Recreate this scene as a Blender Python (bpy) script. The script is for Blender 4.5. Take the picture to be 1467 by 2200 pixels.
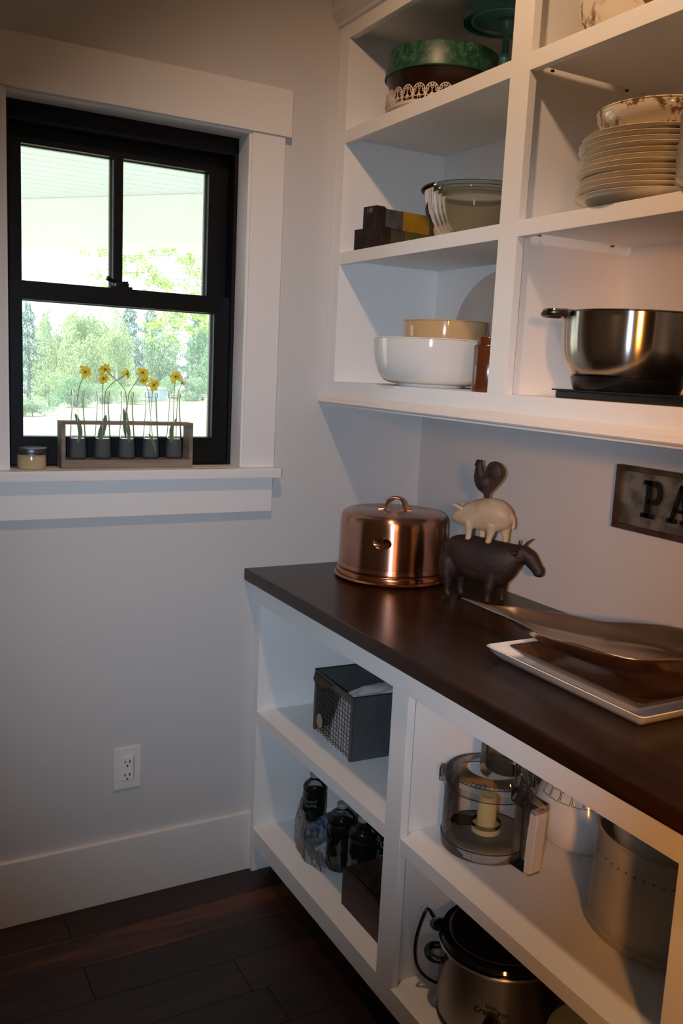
import bpy, bmesh, math, random
from mathutils import Vector, Matrix
PI = math.pi
S = bpy.context.scene
C = S.collection
for o in list(bpy.data.objects): bpy.data.objects.remove(o)
random.seed(7)
# ------------------------------------------------------------------ camera
CP = Vector((-0.96765, -2.26648, 1.47945))
CR = Vector((0.874736, -0.482220, 0.047973)); CU = Vector((0.035263, 0.162073, 0.986149)); CF = Vector((0.483315, 0.860928, -0.158775))
cd = bpy.data.cameras.new('camera'); cam = bpy.data.objects.new('camera', cd); C.objects.link(cam)
cam.matrix_world = Matrix(((CR.x, CU.x, -CF.x, CP.x), (CR.y, CU.y, -CF.y, CP.y), (CR.z, CU.z, -CF.z, CP.z), (0, 0, 0, 1)))
cd.sensor_fit = 'VERTICAL'; cd.sensor_height = 36; cd.lens = 1922.74 * 36 / 2200
cd.clip_start = .05; cd.clip_end = 500
S.camera = cam
# ------------------------------------------------------------------ world, lights, exposure
S.view_settings.view_transform = 'Standard'; S.view_settings.look = 'None'
S.view_settings.gamma = 1; S.view_settings.use_curve_mapping = False
S.view_settings.exposure = 0.1
w = bpy.data.worlds.new('world'); S.world = w; w.use_nodes = True
bg = w.node_tree.nodes['Background']; bg.inputs[0].default_value = (.86, .93, 1, 1); bg.inputs[1].default_value = 3.2
def light(name, kind, loc, power, col, **k):
    l = bpy.data.lights.new(name, kind); l.energy = power; l.color = col
    o = bpy.data.objects.new(name, l); C.objects.link(o); o.location = loc
    for a, b in k.items(): setattr(l, a, b)
    return o
sun = light('sun', 'SUN', (0, 20, 30), 7.5, (1, .95, .84), angle=.01)
sun.rotation_euler = Vector((.62, .30, -.72)).to_track_quat('-Z', 'Y').to_euler()
cb = light('ceiling_bulb', 'SPOT', (-.47, -1.15, 2.72), 37, (1, .61, .36), shadow_soft_size=.04, spot_size=2.35, spot_blend=.7)
cb.rotation_euler = Vector((.70, .12, -1)).to_track_quat('-Z', 'Y').to_euler()
kb = light('kitchen_bulb', 'SPOT', (-1.45, -3.70, 1.75), 225, (1, .40, .09), shadow_soft_size=.11, spot_size=.72, spot_blend=.85)
kb.rotation_euler = (Vector((.25, -1.90, 1.20)) - kb.location).to_track_quat('-Z', 'Y').to_euler()
fl = CP - CR * .085 + CU * .01
light('camera_flash', 'SPOT', fl, 80, (.74, .89, 1.10), shadow_soft_size=.010, spot_size=1.07, spot_blend=1).rotation_euler = (CF - CR * .02 - CU * .01).to_track_quat('-Z', 'Y').to_euler()
# ------------------------------------------------------------------ materials
def lin(h):
    h = h.lstrip('#'); v = [int(h[i:i+2], 16) / 255 for i in (0, 2, 4)]
    return tuple(x / 12.92 if x <= .04045 else ((x + .055) / 1.055) ** 2.4 for x in v) + (1,)
MATS = {}
def mat(name, col, rough=.5, metal=0, spec=.5, coat=0, bump=0, bscale=50, var=0, vscale=8, vcol=None, stretch=(1, 1, 1), trans=0, aniso=0, sub=0, gen=False):
    if name in MATS: return MATS[name]
    m = bpy.data.materials.new(name); m.use_nodes = True; nt = m.node_tree; b = nt.nodes['Principled BSDF']
    c = lin(col) if isinstance(col, str) else col
    b.inputs['Base Color'].default_value = c; b.inputs['Roughness'].default_value = rough; b.inputs['Metallic'].default_value = metal
    b.inputs['Specular IOR Level'].default_value = spec; b.inputs['Coat Weight'].default_value = coat
    b.inputs['Transmission Weight'].default_value = trans; b.inputs['Anisotropic'].default_value = aniso
    if aniso:
        tg = nt.nodes.new('ShaderNodeTangent'); tg.direction_type = 'RADIAL'; tg.axis = 'Z'; nt.links.new(tg.outputs[0], b.inputs['Tangent']); b.inputs['Anisotropic Rotation'].default_value = .25
    if sub: b.inputs['Subsurface Weight'].default_value = sub; b.inputs['Subsurface Scale'].default_value = .02
    tc = nt.nodes.new('ShaderNodeTexCoord'); mp = nt.nodes.new('ShaderNodeMapping'); nt.links.new(tc.outputs['Object'], mp.inputs[0]); mp.inputs['Scale'].default_value = stretch
    if var:
        n = nt.nodes.new('ShaderNodeTexNoise'); n.inputs['Scale'].default_value = vscale; n.inputs['Detail'].default_value = 5; nt.links.new(mp.outputs[0], n.inputs[0])
        r = nt.nodes.new('ShaderNodeValToRGB'); r.color_ramp.elements[0].position = .5 - .5 * (1 - var) * .6 - .02; r.color_ramp.elements[1].position = .5 + .5 * (1 - var) * .6 + .02
        r.color_ramp.elements[0].color = c; r.color_ramp.elements[1].color = lin(vcol) if vcol else tuple(min(1, x * (1 + var)) for x in c[:3]) + (1,)
        nt.links.new(n.outputs['Fac'], r.inputs[0]); nt.links.new(r.outputs[0], b.inputs['Base Color'])
    if bump:
        n = nt.nodes.new('ShaderNodeTexNoise'); n.inputs['Scale'].default_value = bscale; n.inputs['Detail'].default_value = 4; nt.links.new(mp.outputs[0], n.inputs[0])
        bp = nt.nodes.new('ShaderNodeBump'); bp.inputs['Strength'].default_value = bump; bp.inputs['Distance'].default_value = .002
        nt.links.new(n.outputs['Fac'], bp.inputs['Height']); nt.links.new(bp.outputs[0], b.inputs['Normal'])
    MATS[name] = m; return m
def film(name, tint=(1, 1, 1), gloss=.08, rough=.02, ior=1.45, bump=0, bscale=40, haze=0, hcol=(.8, .8, .8)):
    """thin clear sheet: see-through with a fresnel sheen, optionally frosted"""
    if name in MATS: return MATS[name]
    m = bpy.data.materials.new(name); m.use_nodes = True; nt = m.node_tree; nt.nodes.remove(nt.nodes['Principled BSDF']); out = nt.nodes['Material Output']
    t = nt.nodes.new('ShaderNodeBsdfTransparent'); t.inputs[0].default_value = tuple(tint) + (1,)
    g = nt.nodes.new('ShaderNodeBsdfGlossy'); g.inputs['Roughness'].default_value = rough
    f = nt.nodes.new('ShaderNodeFresnel'); f.inputs[0].default_value = ior
    mx = nt.nodes.new('ShaderNodeMixShader'); src = t.outputs[0]
    if haze:
        d = nt.nodes.new('ShaderNodeBsdfDiffuse'); d.inputs[0].default_value = tuple(hcol) + (1,)
        tr = nt.nodes.new('ShaderNodeBsdfTranslucent'); tr.inputs[0].default_value = tuple(hcol) + (1,)
        a = nt.nodes.new('ShaderNodeMixShader'); a.inputs[0].default_value = .3; nt.links.new(d.outputs[0], a.inputs[1]); nt.links.new(tr.outputs[0], a.inputs[2])
        h = nt.nodes.new('ShaderNodeMixShader'); h.inputs[0].default_value = haze; nt.links.new(t.outputs[0], h.inputs[1]); nt.links.new(a.outputs[0], h.inputs[2]); src = h.outputs[0]
    nt.links.new(f.outputs[0], mx.inputs[0]); nt.links.new(src, mx.inputs[1]); nt.links.new(g.outputs[0], mx.inputs[2]); nt.links.new(mx.outputs[0], out.inputs[0])
    if bump:
        n = nt.nodes.new('ShaderNodeTexNoise'); n.inputs['Scale'].default_value = bscale; tc = nt.nodes.new('ShaderNodeTexCoord'); nt.links.new(tc.outputs['Object'], n.inputs[0])
        bp = nt.nodes.new('ShaderNodeBump'); bp.inputs['Strength'].default_value = bump; bp.inputs['Distance'].default_value = .005
        nt.links.new(n.outputs['Fac'], bp.inputs['Height']); nt.links.new(bp.outputs[0], g.inputs['Normal']); nt.links.new(bp.outputs[0], f.inputs['Normal'])
    MATS[name] = m; return m
def wood(name, c0, c1, scale=(1, 12, 12), rough=.4, rand=0, bump=.15, streak=None, coat=0):
    if name in MATS: return MATS[name]
    m = bpy.data.materials.new(name); m.use_nodes = True; nt = m.node_tree; b = nt.nodes['Principled BSDF']; L = nt.links.new
    b.inputs['Roughness'].default_value = rough; b.inputs['Coat Weight'].default_value = coat
    tc = nt.nodes.new('ShaderNodeTexCoord'); mp = nt.nodes.new('ShaderNodeMapping'); mp.inputs['Scale'].default_value = scale; L(tc.outputs['Object'], mp.inputs[0])
    oi = nt.nodes.new('ShaderNodeObjectInfo'); mu = nt.nodes.new('ShaderNodeMath'); mu.operation = 'MULTIPLY'; mu.inputs[1].default_value = 37; L(oi.outputs['Random'], mu.inputs[0])
    cb = nt.nodes.new('ShaderNodeCombineXYZ'); L(mu.outputs[0], cb.inputs[0]); L(mu.outputs[0], cb.inputs[2]); L(cb.outputs[0], mp.inputs['Location'])
    n = nt.nodes.new('ShaderNodeTexNoise'); n.inputs['Scale'].default_value = 3; n.inputs['Detail'].default_value = 8; n.inputs['Distortion'].default_value = .6; L(mp.outputs[0], n.inputs[0])
    r = nt.nodes.new('ShaderNodeValToRGB'); r.color_ramp.elements[0].color = lin(c0); r.color_ramp.elements[1].color = lin(c1); r.color_ramp.elements[0].position = .3; r.color_ramp.elements[1].position = .72
    L(n.outputs['Fac'], r.inputs[0]); col = r.outputs[0]
    if streak:
        n2 = nt.nodes.new('ShaderNodeTexNoise'); n2.inputs['Scale'].default_value = 1.1; n2.inputs['Distortion'].default_value = .8
        mp2 = nt.nodes.new('ShaderNodeMapping'); mp2.inputs['Scale'].default_value = (1.6, 16, 1); L(tc.outputs['Object'], mp2.inputs[0]); L(mp2.outputs[0], n2.inputs[0])
        r2 = nt.nodes.new('ShaderNodeValToRGB'); r2.color_ramp.elements[0].position = .53; r2.color_ramp.elements[1].position = .66; L(n2.outputs['Fac'], r2.inputs[0])
        mx = nt.nodes.new('ShaderNodeMix'); mx.data_type = 'RGBA'; L(r2.outputs[0], mx.inputs[0]); L(col, mx.inputs[6]); mx.inputs[7].default_value = lin(streak); col = mx.outputs[2]
    if rand:
        hs = nt.nodes.new('ShaderNodeHueSaturation'); mr = nt.nodes.new('ShaderNodeMapRange'); mr.inputs[3].default_value = 1 - rand; mr.inputs[4].default_value = 1 + rand
        L(oi.outputs['Random'], mr.inputs[0]); L(mr.outputs[0], hs.inputs['Value']); L(col, hs.inputs['Color']); col = hs.outputs[0]
    L(col, b.inputs['Base Color'])
    bp = nt.nodes.new('ShaderNodeBump'); bp.inputs['Strength'].default_value = bump; bp.inputs['Distance'].default_value = .001; L(n.outputs['Fac'], bp.inputs['Height']); L(bp.outputs[0], b.inputs['Normal'])
    MATS[name] = m; return m
def spots(name, base, mark, scale, lo, hi, rough=.3, kind='noise', coat=0, metal=0, band=None):
    """base colour with printed or speckled marks"""
    if name in MATS: return MATS[name]
    m = bpy.data.materials.new(name); m.use_nodes = True; nt = m.node_tree; b = nt.nodes['Principled BSDF']; L = nt.links.new
    b.inputs['Roughness'].default_value = rough; b.inputs['Coat Weight'].default_value = coat; b.inputs['Metallic'].default_value = metal
    tc = nt.nodes.new('ShaderNodeTexCoord')
    if kind == 'noise':
        n = nt.nodes.new('ShaderNodeTexNoise'); n.inputs['Detail'].default_value = 7; n.inputs['Scale'].default_value = scale; o = n.outputs['Fac']
    else:
        n = nt.nodes.new('ShaderNodeTexVoronoi'); n.feature = 'DISTANCE_TO_EDGE'; n.inputs['Scale'].default_value = scale; o = n.outputs['Distance']
    L(tc.outputs['Object'], n.inputs[0])
    r = nt.nodes.new('ShaderNodeValToRGB'); r.color_ramp.elements[0].position = lo; r.color_ramp.elements[1].position = hi; L(o, r.inputs[0]); fac = r.outputs[0]
    if kind != 'noise': r.color_ramp.elements[0].color = (1, 1, 1, 1); r.color_ramp.elements[1].color = (0, 0, 0, 1)
    if band:
        n2 = nt.nodes.new('ShaderNodeTexNoise'); n2.inputs['Scale'].default_value = band[0]; L(tc.outputs['Object'], n2.inputs[0])
        r2 = nt.nodes.new('ShaderNodeValToRGB'); r2.color_ramp.elements[0].position = band[1]; r2.color_ramp.elements[1].position = band[2]; L(n2.outputs['Fac'], r2.inputs[0])
        ml = nt.nodes.new('ShaderNodeMath'); ml.operation = 'MULTIPLY'; L(fac, ml.inputs[0]); L(r2.outputs[0], ml.inputs[1]); fac = ml.outputs[0]
    mx = nt.nodes.new('ShaderNodeMix'); mx.data_type = 'RGBA'; L(fac, mx.inputs[0]); mx.inputs[6].default_value = lin(base); mx.inputs[7].default_value = lin(mark); L(mx.outputs[2], b.inputs['Base Color'])
    MATS[name] = m; return m
WALL = mat('wall_paint', '#c6c4c2', .75, bump=.08, bscale=220)
TRIM = mat('white_trim_paint', '#dfdcd8', .38, bump=.03, bscale=90)
CAB = mat('white_cabinet_paint', '#ecebe8', .42, bump=.03, bscale=90)
CEIL = mat('ceiling_paint', '#d8d4cc', .85)
BLACK = mat('black_window_paint', '#060607', .45, spec=.25)
BLKP = mat('black_plastic', '#0b0b0c', .35)
PIN = mat('bronze_pin', '#4a3426', .4, .8)
CTR = wood('dark_walnut_top', '#1f0f08', '#38200f', (10, 1.2, 10), .27, bump=.05)
CTR.node_tree.nodes['Principled BSDF'].inputs['Specular IOR Level'].default_value = .35
GLASS = film('window_glass', (.97, .99, .98), ior=1.35)
# ------------------------------------------------------------------ geometry helpers
def bx(bm, x0, x1, y0, y1, z0, z1, bev=0):
    x0, x1 = sorted((x0, x1)); y0, y1 = sorted((y0, y1)); z0, z1 = sorted((z0, z1))
    v = [bm.verts.new(p) for p in ((x0,y0,z0),(x1,y0,z0),(x1,y1,z0),(x0,y1,z0),(x0,y0,z1),(x1,y0,z1),(x1,y1,z1),(x0,y1,z1))]
    fs = [bm.faces.new([v[i] for i in f]) for f in ((3,2,1,0),(4,5,6,7),(0,1,5,4),(1,2,6,5),(2,3,7,6),(3,0,4,7))]
    if bev:
        es = list({e for f in fs for e in f.edges}); bmesh.ops.bevel(bm, geom=es, offset=bev, segments=2, profile=.7, affect='EDGES')
def box(*a, bev=0):
    bm = bmesh.new(); bx(bm, *a, bev=bev); return bm
def lathe(prof, seg=64, bm=None, cx=0, cy=0, sx=1, sy=1):
    bm = bm or bmesh.new(); rings = []
    for r, z in prof:
        rings.append([bm.verts.new((cx + r * sx * math.cos(2*PI*i/seg), cy + r * sy * math.sin(2*PI*i/seg), z)) for i in range(seg)] if r > 1e-6 else [bm.verts.new((cx, cy, z))])
    for a, b in zip(rings, rings[1:]):
        if len(a) == 1 and len(b) == 1: continue
        for i in range(seg):
            j = (i + 1) % seg
            if len(a) == 1: bm.faces.new((a[0], b[i], b[j]))
            elif len(b) == 1: bm.faces.new((a[i], b[0], a[j]))
            else: bm.faces.new((a[i], b[i], b[j], a[j]))
    bmesh.ops.recalc_face_normals(bm, faces=bm.faces); return bm
def tube(pts, r, seg=8, bm=None, closed=False, flat=1):
    bm = bm or bmesh.new(); pts = [Vector(p) for p in pts]; n = len(pts); rings = []
    rr = r if hasattr(r, '__len__') else [r] * n
    up = None
    for i, p in enumerate(pts):
        if closed: d = (pts[(i+1) % n] - pts[i-1])
        else: d = pts[min(i+1, n-1)] - pts[max(i-1, 0)]
        d.normalize()
        if up is None: up = d.orthogonal().normalized()
        up = (up - d * up.dot(d)); up = up.normalized() if up.length > 1e-6 else d.orthogonal().normalized()
        s = d.cross(up)
        rings.append([bm.verts.new(p + (up * math.cos(2*PI*k/seg) * flat + s * math.sin(2*PI*k/seg)) * rr[i]) for k in range(seg)])
    m = n if closed else n - 1
    for i in range(m):
        a, b = rings[i], rings[(i+1) % n]
        for k in range(seg): bm.faces.new((a[k], a[(k+1) % seg], b[(k+1) % seg], b[k]))
    if not closed: bm.faces.new(rings[0]); bm.faces.new(rings[-1])
    bmesh.ops.recalc_face_normals(bm, faces=bm.faces); return bm
def spline(pts, n=8):
    P = [Vector(p) for p in pts]; P = [2*P[0]-P[1]] + P + [2*P[-1]-P[-2]]; out = []
    for i in range(1, len(P) - 2):
        for k in range(n):
            t = k / n; a, b, c, d = P[i-1], P[i], P[i+1], P[i+2]
            out.append(.5 * ((2*b) + (c-a)*t + (2*a-5*b+4*c-d)*t*t + (3*b-a-3*c+d)*t**3))
    out.append(P[-2]); return out
def prism(outline, depth, bm=None, M=None, bev=0):
    """outline in local xy, extruded +z by depth, placed by matrix M"""
    b2 = bmesh.new(); v = [b2.verts.new((x, y, 0)) for x, y in outline]; f = b2.faces.new(v)
    e = bmesh.ops.extrude_face_region(b2, geom=[f]); bmesh.ops.translate(b2, verts=[g for g in e['geom'] if isinstance(g, bmesh.types.BMVert)], vec=(0, 0, depth))
    bmesh.ops.recalc_face_normals(b2, faces=b2.faces)
    if bev: bmesh.ops.bevel(b2, geom=list(b2.edges), offset=bev, segments=2, affect='EDGES')
    if M: b2.transform(M)
    if bm is None: return b2
    return merge(bm, b2)
def merge(bm, b2):
    me = bpy.data.meshes.new('t'); b2.to_mesh(me); bm.from_mesh(me); bpy.data.meshes.remove(me); b2.free(); return bm
def blob(bm, c, r, sc=(1, 1, 1), rot=None, sub=3):
    M = Matrix.Translation(c) @ (rot.to_4x4() if rot else Matrix.Identity(4)) @ Matrix.Diagonal((r*sc[0], r*sc[1], r*sc[2], 1))
    bmesh.ops.create_icosphere(bm, subdivisions=sub, radius=1, matrix=M)
def chain(bm, pts, n=8, sub=2, sy=1):
    """tapered capsule chain: pts = (x,y,z,r)"""
    for a, b in zip(pts, pts[1:]):
        for k in range(n + 1):
            t = k / n; blob(bm, [a[i] + (b[i]-a[i]) * t for i in range(3)], a[3] + (b[3]-a[3]) * t, (1, sy, 1), sub=sub)
ORG = {}
def orgof(p):
    while p is not None and p.parent: p = p.parent
    return ORG.get(p.name, Vector()) if p else Vector()
def obj(name, bm, m, parent=None, smooth=False, world=False, auto=40):
    """one mesh object; world=True: the mesh is given in world coordinates"""
    if isinstance(bm, bpy.types.Mesh): me = bm
    else:
        if world and parent is not None: bmesh.ops.translate(bm, verts=bm.verts, vec=-orgof(parent))
        me = bpy.data.meshes.new(name); bm.to_mesh(me); bm.free()
        if smooth:
            for p in me.polygons: p.use_smooth = True
            if auto: me.set_sharp_from_angle(angle=math.radians(auto))
        if m: me.materials.append(m)
    o = bpy.data.objects.new(name, me); C.objects.link(o)
    if parent is not None: o.parent = parent
    return o
def tag(o, label=None, cat=None, group=None, kind=None):
    for k, v in (('label', label), ('category', cat), ('group', group), ('kind', kind)):
        if v: o[k] = v
    return o
def thing(name, label, cat, loc=(0, 0, 0), rz=0, group=None, kind=None):
    o = bpy.data.objects.new(name, None); C.objects.link(o); o.empty_display_size = .05
    if kind != 'structure': loc = (loc[0], loc[1], loc[2] + .0004)
    o.location = loc; o.rotation_euler = (0, 0, rz); ORG[o.name] = Vector(loc)
    return tag(o, label, cat, group, kind)
def struct(name, loc=(0, 0, 0), label=None, cat=None):
    return thing(name, label, cat, loc, kind='structure')
def dup(root, loc, label=None, rz=None):
    def cp(o, par):
        c = o.copy(); C.objects.link(c); c.parent = par
        for ch in o.children: cp(ch, c)
        return c
    r = cp(root, None); r.location = loc
    if rz is not None: r.rotation_euler = (0, 0, rz)
    if label: r['label'] = label
    return r
def textbm(body, size, ext=.0004, align='CENTER', spacing=1):
    cu = bpy.data.curves.new('t', 'FONT'); cu.body = body; cu.size = size; cu.extrude = ext; cu.align_x = align; cu.align_y = 'CENTER'; cu.space_character = spacing; cu.resolution_u = 3
    o = bpy.data.objects.new('t', cu); C.objects.link(o)
    me = bpy.data.meshes.new_from_object(o.evaluated_get(bpy.context.evaluated_depsgraph_get())); bm = bmesh.new(); bm.from_mesh(me)
    bpy.data.objects.remove(o); bpy.data.meshes.remove(me); bpy.data.curves.remove(cu); return bm
def wrap(bm, R, ang, z, tilt=0, cx=0, cy=0, sy=1):
    """bend a flat xy mesh round a vertical cylinder of radius R, centred on angle ang"""
    for v in bm.verts:
        x, y, d = v.co; a = ang + x / R; rr = R + d
        v.co = (cx + rr * math.cos(a), cy + rr * math.sin(a) * sy, z + y + x * tilt)
    return bm
# ================================================================== ROOM SHELL
D = .5687; XB = .554; H = .914
XU = .2293; XF = .0402; FT = .019
ZC = 2.85; XL = -1.75; YB = -4.9
bm = bmesh.new()   # wall with the window opening
bx(bm, XL-.1, -.641, 0, .14, -.02, ZC); bx(bm, -.008, D+.1, 0, .14, -.02, ZC); bx(bm, -.641, -.008, 0, .14, -.02, 1.168); bx(bm, -.641, -.008, 0, .14, 2.085, ZC)
tag(obj('wall_back', bm, WALL), kind='structure')
tag(obj('wall_right', box(D, D+.1, YB, 0, -.02, ZC), WALL), kind='structure')
tag(obj('wall_left', box(XL-.1, XL, YB, 0, -.02, ZC), WALL), kind='structure')
tag(obj('wall_front', box(XL-.1, D+.1, YB-.1, YB, -.02, ZC), mat('far_room_paint', '#8b8378', .8)), kind='structure')
tag(obj('wall_light_block', box(XL, -1.13, -3.06, -2.96, -.02, ZC), WALL), kind='structure')  # unseen wall added so its edge cuts off the kitchen lamp and limits bounce
tag(obj('ceiling', box(XL-.1, D+.1, YB-.1, .14, ZC, ZC+.1), CEIL), kind='structure')
# floor: walnut boards running along the window wall
fl_ = struct('floor', (0, 0, 0)); obj('subfloor', box(XL, D, YB, 0, -.06, -.02), mat('subfloor', '#120b08', .9), fl_)
FW = wood('walnut_floor', '#170b07', '#361c10', (1.3, 22, 8), .42, rand=.35, bump=.1)
FS = wood('walnut_floor_sapwood', '#1c0d07', '#45230f', (1.3, 22, 8), .42, rand=.1, bump=.1, streak='#55301a')
y = 0.0; i = 0; wd = .127
pm = {}
while y > YB + .01:
    x = XL; k = 0; off = random.uniform(.3, 1.1)
    while x < D - .001:
        L_ = off if k == 0 else random.choice((1.0, 1.3))
        if i < 3: L_ = D - XL if i == 1 else (1.25 if k == 0 else 2)
        x1 = min(x + L_, D); key = round(x1 - x, 3)
        if key not in pm:
            pm[key] = [obj('plank', box(0, x1-x-.0015, -wd+.0012, 0, -.02, 0, bev=.0008), FW)]; o = pm[key][0]
        else: o = bpy.data.objects.new('plank', pm[key][0].data); C.objects.link(o)
        o.parent = fl_; o.location = (x, y, 0)
        if i == 1: o.data = o.data.copy(); o.data.materials[0] = FS
        x = x1; k += 1
    y -= wd; i += 1
tag(obj('baseboard_back', box(XL, XF, -.016, 0, 0, .178, bev=.0015), TRIM), kind='structure')
# ================================================================== WINDOW
W = struct('window_1', (-.325, 0, 1.199))
def wb(name, *a, m=TRIM, bev=.0015, par=None): return obj(name, box(*a, bev=bev), m, par or W, world=True)
wb('jamb', -.641, -.6211, -.014, .14, 1.199, 2.085); wb('jamb', -.028, -.008, -.014, .14, 1.199, 2.085); wb('jamb', -.6211, -.028, -.014, .14, 2.0625, 2.085)
wb('side_casing', -.0205, .0724, -.019, 0, 1.199, 2.0688); wb('side_casing', -.722, -.6292, -.019, 0, 1.199, 2.0688)
wb('head_casing', -.737, .0877, -.025, 0, 2.0688, 2.1847)
wb('stool', -.735, .0853, -.045, .0, 1.1719, 1.1988, bev=.004); wb('stool_board', -.641, -.008, 0, .14, 1.168, 1.1988, bev=0)
wb('apron', -.719, .0698, -.019, 0, 1.0762, 1.1719)
def frame(x0, x1, z0, z1, y0, y1, l, r, b, t, name):
    bm = bmesh.new(); bx(bm, x0, x0+l, y0, y1, z0, z1, bev=.001); bx(bm, x1-r, x1, y0, y1, z0, z1, bev=.001); bx(bm, x0+l, x1-r, y0, y1, z0, z0+b, bev=.001); bx(bm, x0+l, x1-r, y0, y1, z1-t, z1, bev=.001)
    return obj(name, bm, BLACK, W, world=True)
frame(-.6211, -.028, 1.1988, 2.0625, .054, .14, .014, .010, .004, .045, 'window_frame')
lo = frame(-.607, -.038, 1.2028, 1.652, .062, .098, .030, .044, .0705, .044, 'lower_sash')
up = frame(-.607, -.038, 1.615, 2.0175, .100, .136, .036, .054, .040, .0405, 'upper_sash')
wb('muntin', -.3475, -.3225, .098, .138, 1.655, 1.977, m=BLACK, par=up, bev=.003)
SPA = mat('pane_spacer', '#6d6e62', .35, .6)
for n_, par, (x0, x1, z0, z1), yy in (('pane', lo, (-.577, -.082, 1.2733, 1.608), .080), ('pane', up, (-.571, -.3475, 1.655, 1.977), .118), ('pane', up, (-.3225, -.092, 1.655, 1.977), .118)):
    p_ = wb('pane', x0-.002, x1+.002, yy, yy+.003, z0-.002, z1+.002, m=GLASS, bev=0, par=par)
bm = bmesh.new()
for (x0, x1, z0, z1), yy in (((-.577, -.082, 1.2733, 1.608), .084), ((-.571, -.3475, 1.655, 1.977), .122), ((-.3225, -.092, 1.655, 1.977), .122)):
    bx(bm, x1-.004, x1, yy, yy+.010, z0, z1); bx(bm, x0, x1, yy, yy+.010, z1-.003, z1)
obj('pane_spacer', bm, SPA, W, world=True)
wb('insect_screen', -.611, -.038, .1385, .1390, 1.203, 2.017, m=film('insect_screen_mesh', (.93, .94, .95), ior=1.02, rough=.5, haze=.17, hcol=(.75, .80, .84)), bev=0)
bm = bmesh.new(); lx = -.335   # cam lock on the meeting rail
bx(bm, lx-.027, lx+.03, .066, .092, 1.652, 1.658, bev=.002); bx(bm, lx-.012, lx+.022, .070, .090, 1.658, 1.668, bev=.003)
prism([(0, 0), (.022, 0), (.018, .008), (.022, .014), (0, .012)], .012, bm, Matrix.Translation((lx, .086, 1.658)) @ Matrix.Rotation(PI/2, 4, 'X'))
tube([(lx-.003, .078, 1.667), (lx-.018, .076, 1.671), (lx-.034, .074, 1.676)], [.0035, .0045, .0065], 10, bm)
obj('sash_lock', bm, BLACK, W, smooth=True, world=True)
# ================================================================== UPPER CABINET
Y_ = [0, -.0552, -.7389, -.799, -1.49, -1.55]
U = thing('upper_cabinet', 'white painted open wall cabinet of two bays above the dark counter', 'cabinet', (D, -.775, 1.395))
def ub_(name, *a, m=CAB, bev=.001, par=None): return obj(name, box(*a, bev=bev), m, par or U, world=True)
ub_('stile', XU, XU+FT, -.0552, -.001, 1.395, 2.40); ub_('stile', XU, XU+FT, -.799, -.7389, 1.442, 2.334); ub_('stile', XU, XU+FT, -1.55, -1.49, 1.395, 2.40)
ub_('bottom_rail', XU, XU+FT, -1.49, -.0552, 1.395, 1.4421); ub_('top_rail', XU, XU+FT, -1.49, -.0552, 2.3342, 2.40)
ub_('side_panel', XU+FT, D-.001, -.0552, -.037, 1.41, 2.42); ub_('side_panel', XU+FT, D-.001, -1.55, -1.53, 1.41, 2.42)
ub_('divider', XU+FT, XB, -.785, -.752, 1.4421, 2.40); ub_('back_panel', XB, D-.001, -1.53, -.0552, 1.42, 2.42)
ub_('bottom_panel', XU+FT, XB, -1.53, -.0552, 1.4205, 1.4421); ub_('top_panel', XU+FT, XB, -1.53, -.0552, 2.352, 2.372)
for z0, z1 in ((2.0709, 2.1045), (1.7565, 1.788)):
    for ya, yb in ((-.7389, -.0552), (-1.49, -.799)):
        s_ = ub_('shelf', XU+.018, XB-.001, yb+(-.0136 if ya == -.0552 else 0)+.0005, ya+(.0142 if yb == -1.49 else 0)-.0005, z1-.02, z1)
        ub_('shelf_nosing', XU+.0005, XU+.018, yb+.0008, ya-.0008, z0, z1, par=s_)
        for yy in (ya-.006 if ya == -.0552 else ya+.006, yb+(-.003 if ya == -.0552 else .006)):
            for xx in (.292, .497):
                obj('shelf_pin', lathe([(0, .0005), (.0036, .0005), (.0040, .0020), (.0040, .0038), (0, .0038)], 12, cx=xx, cy=yy+(0), ), PIN, U) .location = Vector((0, 0, z1-.024)) - orgof(U)
# light rail moulding and crown, profiles swept along y
def sweep(profile, y0, y1, m, name, par):
    bm = bmesh.new(); a = [bm.verts.new((x, y0, z)) for x, z in profile]; b = [bm.verts.new((x, y1, z)) for x, z in profile]; n = len(a)
    for i in range(n): bm.faces.new((a[i], a[(i+1) % n], b[(i+1) % n], b[i]))
    bm.faces.new(a); bm.faces.new(b[::-1]); bmesh.ops.recalc_face_normals(bm, faces=bm.faces)
    return obj(name, bm, m, par, world=True)
prof = [(XU+.02, 1.3755), (XU-.012, 1.3755), (XU-.012, 1.379), (XU-.017, 1.3815), (XU-.0195, 1.385), (XU-.017, 1.389), (XU-.012, 1.3915), (XU-.012, 1.395), (XU-.008, 1.3985), (XU-.003, 1.404), (XU, 1.4055), (XU+.02, 1.4055)]
sweep(prof, -1.553, -.001, TRIM, 'light_rail', U)
prof = [(XU+.02, 2.37), (XU-.001, 2.37), (XU-.006, 2.374), (XU-.008, 2.381), (XU-.014, 2.388), (XU-.022, 2.400)]
for k in range(7):
    a = k / 6 * PI / 2; prof.append((XU-.024-.06*(1-math.cos(a)), 2.402+.075*math.sin(a)))
prof += [(XU-.09, 2.48), (XU-.09, 2.50), (XU+.02, 2.50)]
sweep(prof, -1.56, -.001, TRIM, 'crown_moulding', U)
ub_('soffit_board', XU+.015, D-.001, -1.55, -.001, 2.42, 2.50)
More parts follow.
